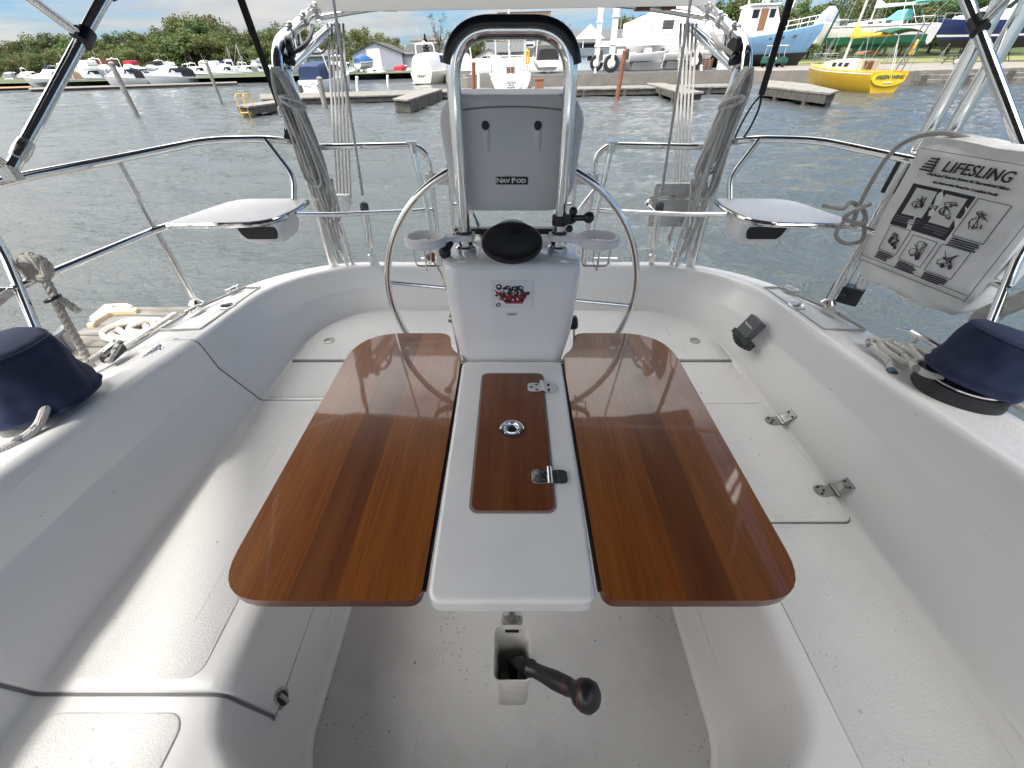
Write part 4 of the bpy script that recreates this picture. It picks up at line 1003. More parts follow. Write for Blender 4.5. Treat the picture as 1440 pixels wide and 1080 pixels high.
b = MB(); y = -1.5; PLKP = plank_mat('old_pier_planks', (.045,.042,.037), (.25,.235,.21)); r7 = random.Random(5)
while y < 2.86:
    w = .138; x0 = -3.19
    b.box((x0 + .01*r7.random(), y, DZ-.045), (-1.55, y+w, DZ + .006*r7.random())); y += w + .009
b.build('planking', PLKP, pier, bevel=.004)
b = MB(); b.box((-3.17, -1.5, DZ-.25), (-3.09, 2.83, DZ-.05)); b.box((-3.08, 2.75, DZ-.25), (-1.56, 2.83, DZ-.05)); b.build('side_beam', PLKD, pier)
b = MB()
for y in (-1, 0.6, 2.2): b.box((-2.9, y, -.15), (-1.7, y+.6, DZ-.25))
b.build('float', DGR, pier)
bp_ = thing('dock_bumper', 'cream corner bumper bolted to the end of the finger pier', 'bumper', (-2.9, 2.6, DZ))
g_ = lambda *L: [tuple(on_z(px, py, DZ+.035))[:2] for px, py in L]
O2 = g_((120,457),(126,446),(146,427),(178,425.5),(193,432))
b = MB()
inn = g_((130,456),(134,450),(154,438),(178,436),(190,436))
b.prism(O2 + inn[::-1], DZ-.10, DZ+.035); cr = b.build('corner_strip', mat('cream_vinyl', (.62,.47,.30), .55, var=.08), bp_, bevel=.012)
b = MB(); lc = [on_z(px, py, DZ+.037) for px, py in ((131,446),(150,430))]; b.beam(lc[0], lc[1], .05, .004); b.build('worn_label', PAPER, cr)
for x, y in g_((126,452),(160,431),(186,432)):
    b = MB(); b.lathe([(.014,0),(.014,.004)], (x, y, DZ+.034), (0,0,1), 10); b.build('bolt', DGR, cr)
cl_ = thing('dock_cleat', 'galvanised cleat at the edge of the finger pier holding the knotted dock line', 'cleat', (-2.62, 1.98, DZ))
ca, cb2 = on_z(61, 484, DZ+.13), on_z(97, 461, DZ+.13); cq = [ca.lerp(cb2, f) for f in (0, .3, .7, 1)]; up = Vector((0,0,.02))
b = MB(); b.tube(cm([cq[0]+up, cq[1], cq[2], cq[3]+up], 4), .024, 10)
for f in (.38, .66): q_ = ca.lerp(cb2, f); b.tube([q_ - Vector((0,0,.13)), q_], .028, 10); b.build('horn', mat('galvanised', (.36,.37,.38), .45, .8), cl_)
ck = thing('rope_heap', 'loose coil of white rope lying on the finger pier', 'rope', (-2.3, 2.4, DZ))
b = MB(); zz = DZ+.03
cpx = [(155,472),(175,476),(200,470),(205,458),(180,455),(152,462),(145,472),(160,478),(190,474),(215,462),(212,452),(185,450),(165,458),(178,470),(205,466),(228,456),(222,450),(195,454),(182,464),(210,468),(235,456),(262,452)]
b.tube(cm([on_z(px, py, zz + .014*(k % 3)) for k, (px, py) in enumerate(cpx)], 6), .021, 8); b.build('rope', ROPET, ck)
dl = thing('dock_line', 'thick twisted dock line knotted round the left rail and led down to the pier', 'rope', (-1.45, 1.35, CZ-.5))
kc = Vector((-1.462, 1.175, CZ-.505))
def twist(b, pts, r, lay=3, pitch=.055, k=10):
    P = cm(pts, k); n = len(P); dist = [0]
    for i in range(1, n): dist.append(dist[-1] + (P[i]-P[i-1]).length)
    m = max(8, int(dist[-1]/.006)); Q = []; j = 0
    for i in range(m+1):
        q = dist[-1]*i/m
        while j < n-2 and dist[j+1] < q: j += 1
        f = (q-dist[j])/max(1e-6, dist[j+1]-dist[j]); Q.append((P[j].lerp(P[j+1], f), (P[j+1]-P[j]).normalized(), q))
    for l in range(lay):
        S_ = []
        for p, d, q in Q:
            e = d.cross(Vector((.3, .2, .93))).normalized(); g = d.cross(e); a = 2*math.pi*(q/pitch + l/lay)
            S_.append(p + e*math.cos(a)*r*.5 + g*math.sin(a)*r*.5)
        b.tube(S_, r*.56, 6)
b = MB()
twist(b, [kc + Vector((.005,.0,-.01)), kc + Vector((.012,-.02,-.07)), kc + Vector((.014,-.04,-.14)), Vector((-1.445, 1.11, CZ-.765)), Vector((-1.46, 1.10, CZ-.9)), Vector((-1.60, 1.2, CZ-1.25)), Vector((-2.0, 1.5, DZ+.05))], .0125)
for k in range(5):
    a = R(36*k); e = Vector((math.cos(a)*.8, .35*math.sin(a+1), math.sin(a)))
    g = e.cross(Vector((.2,.9,.1))).normalized()
    twist(b, [kc + Vector((0,0,.012)) + e*.034*math.cos(t) + g*.030*math.sin(t) for t in [q*math.pi/4 for q in range(9)]], .0125, k=5)
twist(b, [kc + Vector((.01,-.02,-.065)), kc + Vector((.035,-.02,-.10)), kc + Vector((.05,-.02,-.13))], .011)
b.build('rope', ROPET, dl)
b = MB(); b.tube([kc + Vector((.013, -.03, -.078)) + Vector((.019*math.cos(t_), .019*math.sin(t_), .006*math.cos(t_))) for t_ in [q*math.pi/6 for q in range(12)]], .006, 8, closed=True); b.build('whipping', BLK, dl)
lw = thing('lifeline', 'lifeline end fitting on the front post of the left rail', 'fitting', (-1.5, 1.08, CZ-.53))
b = MB(); b.beam((-1.49, 1.09, CZ-.53), (-1.515, .98, CZ-.565), .02, .022); b.tube([(-1.515, .98, CZ-.565), (-1.52, .3, CZ-.55)], .004, 8); b.tube([(-1.488, 1.10, CZ-.53) , (-1.50, 1.07, CZ-.515), (-1.515, 1.04, CZ-.54)], .007, 8); b.build('fitting', BRS, lw)
# ================================================================== SETTING
for o in list(COL.objects):                # heel the yacht and all that is on it about the viewer's eye
    if o.parent is None and o.type in ('EMPTY', 'MESH'):
        C_ = Vector((0, 0, CZ)); o.location = C_ + (RM @ (o.location - C_)); o.rotation_euler = (0, ROLL, 0)
HEEL[0] = True
def struct(o): o['kind'] = 'structure'; return o
def water_mat():
    m, t, p = nt('harbour_water')
    p.inputs['Base Color'].default_value = (.046, .056, .057, 1); p.inputs['Roughness'].default_value = .05; p.inputs['IOR'].default_value = 1.333
    v = coords(t, 'Object', (1, 1.5, 1))
    n1 = noise(t, v, 4.0, 3, .6, dist=.5); n3 = noise(t, v, 14, 3, .6, dist=.4)
    c = N(t, 'ShaderNodeMath', operation='MULTIPLY_ADD'); t.links.new(n3, c.inputs[0]); c.inputs[1].default_value = .30; t.links.new(n1, c.inputs[2])
    big = noise(t, coords(t, 'Object', (.05,.09,1)), 1.0, 3)
    b = N(t, 'ShaderNodeBump', Distance=.085); t.links.new(c.outputs[0], b.inputs['Height'])
    t.links.new(ramp(t, big, [(.35, .7), (.65, 1.0)]), b.inputs['Strength'])
    t.links.new(b.outputs['Normal'], p.inputs['Normal'])
    return m
import numpy as np
def make_water():                          # one sheet with real wavelets, finer close by, out past the horizon
    ys = [-900, -200, -40, -8, -2, 0, .8, 1.4]
    y = 1.5
    while y < 70: ys.append(y); y += max(.034, .0046*y)
    while y < 1500: ys.append(y); y *= 1.09
    ys = np.array(ys); n = len(ys)
    u = np.concatenate([[-600., -60, -12, -5, -2.6], np.linspace(-1.85, 1.85, 640), [2.6, 5, 12, 60, 600.]])
    Yg = np.repeat(ys[:, None], len(u), 1); Xg = u[None, :]*(np.clip(Yg, 0, 1500)*.92 + 2.0); Xg = np.clip(Xg, -1600, 1600)
    rg = np.random.RandomState(4); Z = np.zeros_like(Xg)
    sp = np.maximum(.034, .0058*np.clip(Yg, 0, 1e4))
    for k in range(64):
        lam = .16*(2.6/.16)**(rg.rand()); th = np.radians(80 + rg.randn()*32); kk = 2*np.pi/lam
        a = .0180*lam/(2*np.pi)*(.6 + .8*rg.rand()) * (1.15 if lam > .5 else .9)
        w = np.clip(lam/(3.2*sp) - .6, 0, 1); ph = rg.rand()*6.28
        q = kk*(Xg*np.cos(th) + Yg*np.sin(th)) + ph + .6*np.sin(.9*Xg + .5*Yg*rg.rand() + k)
        Z += a*w*(np.sin(q) + .22*np.cos(2*q))
    gust = .86 + .14*np.sin(.21*Xg + 1.3*np.sin(.13*Yg))*np.sin(.17*Yg + .8*np.sin(.1*Xg))
    Z *= gust * (Yg > 1.3) * (np.abs(u)[None, :] < 1.84)
    co = np.stack([Xg, Yg, Z], -1).reshape(-1, 3).astype(np.float32); c = len(u)
    idx = (np.arange(n-1)[:, None]*c + np.arange(c-1)[None, :]).reshape(-1)
    fc = np.stack([idx, idx+1, idx+c+1, idx+c], -1).astype(np.int32)
    me = bpy.data.meshes.new('water'); me.vertices.add(len(co)); me.vertices.foreach_set('co', co.ravel())
    me.loops.add(fc.size); me.loops.foreach_set('vertex_index', fc.ravel())
    me.polygons.add(len(fc)); me.polygons.foreach_set('loop_start', np.arange(0, fc.size, 4, dtype=np.int32))
    me.update(calc_edges=True); me.validate()
    me.polygons.foreach_set('use_smooth', [True]*len(me.polygons)); me.materials.append(water_mat())
    o = bpy.data.objects.new('water', me); COL.objects.link(o); return o
struct(make_water())
def ground(name, cols, scale=.6, rough=.95, fine=8):
    m, t, p = nt(name); v = coords(t)
    c = ramp(t, noise(t, v, scale, 6, .65), [(.3, cols[0]), (.55, cols[1]), (.75, cols[2])])
    c = mixc(t, .25, c, mixc(t, noise(t, v, fine, 3), tuple(q*.4 for q in cols[1]), tuple(min(1, q*1.8) for q in cols[1])))
    t.links.new(c, p.inputs['Base Color']); p.inputs['Roughness'].default_value = rough; return m
GRAV = ground('gravel', [(.13,.12,.107), (.185,.17,.15), (.245,.225,.20)], .8)
GRASS = ground('mown_grass', [(.10,.11,.035), (.15,.155,.05), (.20,.19,.08)], .5)
ASPH = ground('dark_asphalt', [(.040,.043,.047), (.055,.058,.062), (.075,.078,.082)], 1.2)
PLK = plank_mat('dock_planks', (.07,.066,.058), (.27,.255,.232)); PLKY = plank_mat('dock_planks_lengthwise', (.10,.095,.085), (.30,.285,.26), 1)
def slab(name, pts, z0, z1, m):
    b = MB(); b.prism(pts, z0, z1); return struct(b.build(name, m, None, smooth=0))
slab('shore', [(-500,190),(-90,185),(-60,165),(-36,132),(-22,112),(-14,84),(-9,66),(-4.5,49.6),(22,49.6),(24,47),(28.6,45),(29.4,37.7),(600,37.7),(600,900),(-500,900)], -1.5, .85, GRAV)
slab('asphalt_apron', [(-4.45,49.65),(24,49.65),(23,68),(-4,68)], .5, .862, ASPH)
slab('lawn', [(-14,170),(-8,112),(12,90),(30,66),(60,58),(600,58),(600,880),(-14,880)], .5, .866, GRASS)
b = MB()
def hz(x, y):
    h = max(0, (y-205)/60)*(2.0 + 3.0*math.exp(-((x+130)/40)**2)) if x < 10 else max(0, (y-92)/40)*3.0*min(1, (x-10)/40)
    return .8 + min(h, 9) + .5*math.sin(x*.11)*math.sin(y*.07)*min(1, max(0, h))
rows = [[Vector((x, y, hz(x, y))) for x in range(-480, 481, 12)] for y in range(88, 600, 10)]
b.grid(rows); struct(b.build('wooded_hill', ground('undergrowth', [(.03,.045,.015), (.05,.07,.02), (.09,.10,.04)], .3), None))

# ------------------------------------------------------------------ trees
def leaf_mat(name, c):
    m, t, p = nt(name); v = coords(t)
    oi = N(t, 'ShaderNodeObjectInfo')
    col = ramp(t, noise(t, v, .55, 4, .6), [(.25, tuple(q*.72 for q in c)), (.5, c), (.75, (c[0]*1.35, c[1]*1.28, c[2]*1.1))])
    hs = N(t, 'ShaderNodeHueSaturation', Saturation=1.0); t.links.new(col, hs.inputs['Color'])
    mr = N(t, 'ShaderNodeMapRange'); t.links.new(oi.outputs['Random'], mr.inputs['Value']); mr.inputs['To Min'].default_value = .475; mr.inputs['To Max'].default_value = .515
    t.links.new(mr.outputs[0], hs.inputs['Hue'])
    mv = N(t, 'ShaderNodeMapRange'); t.links.new(oi.outputs['Random'], mv.inputs['Value']); mv.inputs['To Min'].default_value = .75; mv.inputs['To Max'].default_value = 1.25
    t.links.new(mv.outputs[0], hs.inputs['Value'])
    t.links.new(hs.outputs[0], p.inputs['Base Color']); p.inputs['Roughness'].default_value = .7
    tr = N(t, 'ShaderNodeBsdfTranslucent'); t.links.new(hs.outputs[0], tr.inputs['Color'])
    mx_ = N(t, 'ShaderNodeMixShader'); mx_.inputs[0].default_value = .3
    t.links.new(p.outputs[0], mx_.inputs[1]); t.links.new(tr.outputs[0], mx_.inputs[2]); t.links.new(mx_.outputs[0], t.nodes['Material Output'].inputs['Surface'])
    return m
LEAF = [leaf_mat('leaves_green', (.082,.118,.032)), leaf_mat('leaves_olive', (.105,.122,.036)), leaf_mat('leaves_deep', (.052,.085,.028)), leaf_mat('needles', (.022,.042,.022)), leaf_mat('leaves_bronze', (.10,.085,.045))]
BARK = mat('bark', (.075,.06,.048), .9)
def tree_mesh(seed, kind):
    q = random.Random(seed); cr = MB(); tk = MB()
    def leaf(p, s):
        n = Vector((q.gauss(0,1), q.gauss(0,1), q.gauss(0,.8)+.5)).normalized(); a = n.orthogonal().normalized(); a.rotate(Matrix.Rotation(q.random()*6.3, 3, n)); c = n.cross(a)
        s1 = s*(.6+.8*q.random()); s2 = s1*(.45+.4*q.random())
        cr.add([p - a*s1, p - c*s2*.8 + a*s1*.1, p + a*s1, p + c*s2 + a*s1*.1], [(0,1,2,3)])
    if kind == 'conifer':
        tk.tube([(0,0,0),(0,0,.95)], [.018,.004], 6)
        for i in range(700):
            z = .08 + .92*q.random()**1.2; r = .22*(1-z)**.8*(.35+.65*q.random()) * (.8+.3*math.sin(z*60)); a = q.random()*6.3
            leaf(Vector((r*math.cos(a), r*math.sin(a), z - r*.35)), .028)
    else:
        tk.tube(cm([(0,0,0),(.01,.0,.2),(-.01,.01,.4),(.0,.0,.62)], 3), [.028,.026,.024,.022,.02,.018,.016,.014,.012,.010], 6)
        blobs = []
        nb = {'round': 20, 'tall': 17, 'sparse': 22}[kind]
        for k in range(nb):
            a = q.random()*6.3; z = .24 + .66*q.random()
            rr = (.27 if kind != 'tall' else .19)*(1 - abs(z-.55)*1.1)*(.4 + .75*q.random())
            c = Vector((rr*math.cos(a), rr*math.sin(a), z)); s = (.10 + .07*q.random()) if kind != 'sparse' else .055 + .04*q.random()
            blobs.append((c, s))
            st = Vector((0, 0, .22 + .3*q.random())); tk.tube([st, st.lerp(c, .5) + Vector((0,0,-.02)), c], [.010, .006, .002], 5)
            if kind == 'sparse':
                for j in range(3): tk.tube([c, c + Vector((q.gauss(0,.05), q.gauss(0,.05), .05+.05*q.random()))], [.003, .001], 4)
        blobs.append((Vector((0,0,.62)), .17 if kind != 'sparse' else .05))
        n = {'round': 78, 'tall': 78, 'sparse': 14}[kind]
        for c, s in blobs:
            for i in range(int(n*(s/.12)**1.5) + 4):
                d = Vector((q.gauss(0,1), q.gauss(0,1), q.gauss(0,1))).normalized()
                leaf(c + d*s*(.45 + .6*q.random()) * (1 if d.z > -.2 else .8), .024 if kind != 'sparse' else .017)
    return cr, tk
PROTO = {}
def tree(kind, leaf, x, y, z, h, wid, label, group, name=None):
    key = (kind, leaf, rnd.randrange(3))
    nm = name or {'round': 'leafy_tree', 'tall': 'leafy_tree', 'sparse': 'sparse_tree', 'conifer': 'conifer_tree'}[kind]
    if key not in PROTO:
        cr, tk = tree_mesh(hash(kind) % 7 * 0 + len(kind)*13 + leaf*5 + key[2]*31, kind)
        o = thing(nm, label, 'tree', (0,0,0), 0, group, local=True)
        cr.build('crown', LEAF[leaf], o, smooth=0, flip=False); tk.build('trunk', BARK, o)
        PROTO[key] = o
    else:
        o = dup(PROTO[key]); o.name = nm; o['label'] = label
        if group: o['group'] = group
        elif 'group' in o: del o['group']
    o.location = (x, y, z); o.rotation_euler = (0, 0, rnd.random()*6.3); o.scale = (h*wid, h*wid, h)
    return o
def tree_px(kind, leaf, px, top, Y, wid, label, group=None, name=None, z=None):
    p = on_y(px, top, Y); z = hz(p.x, Y) - .3 if z is None else z
    return tree(kind, leaf, p.x, Y, z, max(3, p.z - z), wid, label, group, name)
GL, GC, GR = 'trees of the wood behind the far moorings', 'trees behind the boatyard buildings', 'trees on the slope above the boat yard'
LL, LC, LR = 'leafy green tree in the wood behind the far motorboats', 'leafy green tree rising behind the boatyard sheds', 'leafy green tree on the slope above the boats on land'
skyl = [(-20,58),(20,54),(60,43),(100,47),(140,50),(175,44),(205,46),(232,24),(262,16),(290,19),(315,33),(340,41),(365,38),(392,29),(420,37)]
def skyline(px, T):
    return interp(px, T)
for k in range(42):
    px = -30 + 11*k + rnd.uniform(-4, 4)
    tree_px(rnd.choice(['round','round','tall']), rnd.choice([0,1,1,2]), px, skyline(px, skyl) + rnd.uniform(-2, 5), rnd.uniform(228, 255), rnd.uniform(1.0, 1.35), LL, GL)
for k in range(32):
    px = -25 + 14*k + rnd.uniform(-5, 5)
    tree_px('round', rnd.choice([0,0,1,2]), px, skyline(px, skyl) + rnd.uniform(9, 24), rnd.uniform(205, 220), rnd.uniform(1.1, 1.5), LL, GL)
for k in range(36):
    px = -25 + 12.5*k + rnd.uniform(-4, 4)
    tree_px('round', rnd.choice([0,1,1]), px, skyline(px, skyl) + rnd.uniform(20, 30), rnd.uniform(192, 200), rnd.uniform(1.4, 1.9), LL, GL)
tree_px('sparse', 1, 222, 34, 222, .8, 'thin half bare tree at the left end of the tallest clump', None)
tree_px('sparse', 4, 312, 24, 222, .75, 'pale bare tree standing right of the tallest clump of trees', None)
for i, (px, tp) in enumerate(((133,72),(240,58),(205,66))):
    tree_px('conifer', 3, px, tp, 202, 1.1, ['small dark conifer behind the far motorboats, the leftmost', 'tall dark conifer in front of the highest clump of trees', 'dark conifer just left of the highest clump of trees'][i], None)
for k, (px, tp) in enumerate(((455,34),(475,40),(495,38),(515,36),(535,44),(552,50),(640,44),(655,40),(672,44),(690,52),(885,18),(905,22),(925,14),(948,18),(970,12))):
    tree_px('round', rnd.choice([0,1]), px, tp, rnd.uniform(150, 165) if px < 800 else rnd.uniform(120, 130), 1.15, LC, GC, z=1)
for px, tp in ((470,52),(520,52),(560,62),(660,62),(685,68),(440,58)): tree_px('round', 1, px, tp, 132, 1.4, LC, GC, z=1)
tree_px('sparse', 2, 612, 16, 120, .95, 'tall open tree with thin branches behind the grey shed', None, z=1)
tree_px('conifer', 3, 597, 48, 112, 1.3, 'dark pointed conifer behind the roof of the grey shed', None, z=1)
tree_px('sparse', 4, 800, 22, 150, 1.1, 'reddish bare tree behind the brick tower', None, z=1)
for k in range(26):
    px = 985 + 19*k + rnd.uniform(-5, 5)
    tree_px(rnd.choice(['round','tall','round']), rnd.choice([0,1,1]), px, interp(px, [(980,8),(1050,-4),(1150,4),(1200,-8),(1300,-30),(1500,-50)]) + rnd.uniform(-6, 4), rnd.uniform(112, 125), rnd.uniform(1.05, 1.4), LR, GR)
for k in range(20):
    px = 1010 + 24*k + rnd.uniform(-5, 5)
    tree_px('round', rnd.choice([0,1,2]), px, interp(px, [(980,26),(1150,24),(1300,-4),(1500,-10)]) + rnd.uniform(-5, 8), rnd.uniform(95, 104), rnd.uniform(1.1, 1.6), LR, GR)

# ------------------------------------------------------------------ boats
HW = mat('white_hull', (.74,.74,.72), .3, var=.06, vs=1.5); HC = mat('cream_hull', (.68,.65,.55), .35, var=.06, vs=1.5)
GLS = mat('dark_glass', (.012,.014,.018), .08, var=0); DECKM = mat('boat_deck', (.68,.67,.63), .5, var=.1, vs=2)
CV = {'navy': mat('navy_boat_canvas', (.015,.03,.085), .85, bmp=.3, bs=6, bd=.05), 'tan': mat('tan_canvas', (.42,.28,.17), .85), 'white': mat('white_canvas', (.72,.72,.71), .8, bmp=.5, bs=3, bd=.06), 'maroon': mat('maroon_canvas', (.10,.02,.025), .85), 'red': mat('red_canvas', (.36,.03,.05), .85), 'grey': mat('grey_canvas', (.28,.29,.30), .85), 'black': mat('black_canvas', (.02,.02,.022), .85), 'blue': mat('bright_blue_tarp', (.03,.11,.28), .6, bmp=.5, bs=4, bd=.05)}
YEL = mat('yellow_hull', (.58,.36,.02), .25, var=.08, vs=2); GRN = mat('green_antifoul', (.01,.13,.075), .6); NAVH = mat('navy_hull', (.012,.022,.10), .18, var=.1); BLUH = mat('faded_blue_hull', (.17,.32,.50), .45, var=.14, vs=1.2); BOT = mat('black_antifoul', (.012,.012,.013), .6)
YCV = mat('yellow_sail_cover', (.70,.47,.045), .8, bmp=.6, bs=6, bd=.05); GCV = mat('green_canvas', (.01,.075,.05), .8); TEAL = mat('teal_canvas', (.10,.42,.37), .8); ALU = mat('mast_aluminium', (.55,.55,.54), .4, .3, var=.05)
SLV = mat('silver_tarp', (.33,.35,.38), .45, bmp=.8, bs=4, bd=.12); TEA2 = mat('weathered_brown', (.22,.10,.05), .7); RUB = mat('tyre_rubber', (.018,.018,.018), .85); WPT = mat('white_paint', (.74,.74,.73), .5, var=.05, vs=1.5)
def hull(L, B, zb, zs, draft=.35, tw=.85, fine=2.0, n=13, flare=.86, z0=None):
    R_ = []
    for i in range(n):
        t = i/(n-1); x = L*t
        bb = B/2*(tw + (1-tw)*min(1, t/.4)) if t < .4 else B/2*max(.012, 1-((t-.4)/.6)**fine)
        z = zs + (zb-zs)*t**1.7
        ch = z*.32; kb = bb*flare*(1 - .25*t**3); rk = .10*L*(max(0, t-.6)/.4)**2
        xk = x - rk*.9
        R_.append([Vector(q) for q in ((xk,0,-draft*(1-t**4*.7)), (xk,kb*.72,-draft*.45), (x-rk*.45,kb,ch), (x,bb*.985,z*.8), (x,bb,z), (x,max(bb-.07,.004),z+.02), (x,0,z+.05*B*.3))])
    return [[*r, *[Vector((p.x, -p.y, p.z)) for p in r[-2:0:-1]]] for r in R_]
def yy(L, B, tw, fine, t): return B/2*(tw + (1-tw)*min(1, t/.4)) if t < .4 else B/2*max(.012, 1-((t-.4)/.6)**fine)
def frame(x, w, z0, z1, taper=.82, r=.12):
    return [Vector((x, y, z)) for y, z in ((-w/2, z0), (-w/2*(.5+.5*taper)-.0, z0+(z1-z0)*.6), (-w/2*taper, z1-r), (-w/2*taper+r, z1), (0, z1+.05), (w/2*taper-r, z1), (w/2*taper, z1-r), (w/2*(.5+.5*taper), z0+(z1-z0)*.6), (w/2, z0))]
def cruiser(label, x, y, rz, L=9.0, B=3.2, canvas='navy', fly=False, arch=True, hm=None, cov=True, group='motorboats in the marina', name='motor_cruiser', zb=1.55, zs=1.0, stripe=None, cz=2.5, top='white', nm=None):
    o = thing(name, label, 'motorboat', (x, y, 0), rz, group, local=True)
    hm = hm or HW
    b = MB(); b.loft(hull(L, B, zb, zs)); b.build('hull', hm, o, smooth=40)
    if stripe:
        Hh_ = hull(L, B*1.006, zb, zs); b = MB()
        for sgn in (2, -3): b.grid([[r[3].lerp(r[4], .1) if sgn > 0 else Vector((r[3].x, -r[3].y, r[3].z)), r[3].lerp(r[4], .55) if sgn > 0 else Vector((r[3].x, -r[3].lerp(r[4],.45).y, r[3].lerp(r[4],.45).z))] for r in Hh_])
        b.build('hull_stripe', CV[stripe], o)
    b = MB(); b.loft([frame(L*.30, B*.80, zs*.9, cz), frame(L*.50, B*.78, zs, cz), frame(L*.62, B*.66, zs+.15, cz-.45, .8), frame(L*.80, B*.40, zs+.3, zb+.25, .7), frame(L*.9, B*.16, zb-.1, zb+.08, .7)]); cb_ = b.build('cabin', WPT, o, smooth=30)
    b = MB()
    for sgn in (-1, 1):
        b.add([(L*.32, sgn*(B*.80/2*.955+.012), zs+(cz-zs)*.48), (L*.58, sgn*(B*.72/2*.93+.012), zs+(cz-zs)*.48), (L*.52, sgn*(B*.76/2*.86+.012), cz-.22), (L*.33, sgn*(B*.78/2*.865+.012), cz-.2)], [(0,1,2,3)])
    b.add([(L*.52+.03, -B*.29, cz-.12), (L*.52+.03, B*.29, cz-.12), (L*.62+.05, B*.25, cz-.52), (L*.62+.05, -B*.25, cz-.52)], [(0,1,2,3)])
    b.build('windows', GLS, o, smooth=0, flip=False)
    if cov:
        b = MB(); b.loft([frame(L*.02, B*.80, zs, zs+.75*(cz-zs), .8), frame(L*.10, B*.84, zs, cz-.15, .84), frame(L*.33, B*.83, zs, cz+.06, .84)]); b.build('cockpit_cover', CV[canvas], o, smooth=40)
        b = MB(); b.add([(L*.045-.03, -B*.22, zs+.55*(cz-zs)), (L*.045-.03, B*.22, zs+.55*(cz-zs)), (L*.085-.03, B*.20, cz-.35), (L*.085-.03, -B*.20, cz-.35)], [(0,1,2,3)]); b.build('clear_panel', mat('clear_vinyl', (.4,.45,.48), .15, var=.1) if canvas != 'white' else CV['white'], o, flip=False)
    if fly:
        b = MB(); b.loft([frame(L*.26, B*.66, cz-.02, cz+.62, .9), frame(L*.48, B*.66, cz-.02, cz+.65, .9), frame(L*.56, B*.50, cz-.05, cz+.25, .8)]); b.build('flybridge', WPT, o, smooth=30)
        b = MB(); b.loft([frame(L*.25, B*.62, cz+.6, cz+1.35, .9), frame(L*.46, B*.62, cz+.6, cz+1.35, .9)]); b.build('flybridge_canvas', CV[top], o, smooth=40)
    if arch:
        b = MB(); zt = cz + (.9 if not fly else 1.6)
        b.tube(fil([(L*.22, -B*.42, zs), (L*.18, -B*.36, zt), (L*.18, B*.36, zt), (L*.22, B*.42, zs)], .3), .07, 8); b.lathe([(.22,0),(.24,.1),(.16,.2)], (L*.18, 0, zt+.05), (0,0,1), 12); b.tube([(L*.18, .5, zt), (L*.15, .5, zt+1.6)], .012, 5); b.build('radar_arch', WPT, o)
    b = MB(); P = [(L*t, yy(L, B, .85, 2.0, t)-.06, zs+(zb-zs)*t**1.7) for t in (.45,.6,.75,.88,.97)]
    for sgn in (-1, 1):
        b.tube([(x_, sgn*y_, z_+.55) for x_, y_, z_ in P], .018, 6)
        for x_, y_, z_ in P: b.tube([(x_, sgn*y_, z_), (x_, sgn*y_, z_+.55)], .014, 5)
    b.build('bow_rail', CHR, o)
    b = MB(); b.box((-.45, -B*.36, .12), (.02, B*.36, .2)); b.build('swim_platform', DECKM, o, bevel=.03)
    return o
def letters(o, body, size, x, z, m, name='lettering', shear=0, ny=1):
    return text_mesh(body, size, m, name, o, (x, 0, z), (0,-1,0), (0,0,1), depth=.01, bold=.006, shear=shear)
def scribble(o, x, z, w, m, seed=1, h=.14, name='name_mark'):
    q = random.Random(seed); b = MB(); P = []; n = 11
    for k in range(n): P.append((x, w/2 - w*k/(n-1), z + h*(q.random()-.5)*(1.6 if k in (0, 4, 7) else 1)))
    b.tube(cm(P, 4), .016, 5); b.tube([(x, w*.35, z-h*.95), (x, -w*.3, z-h*.95)], .010, 5); return b.build(name, m, o)

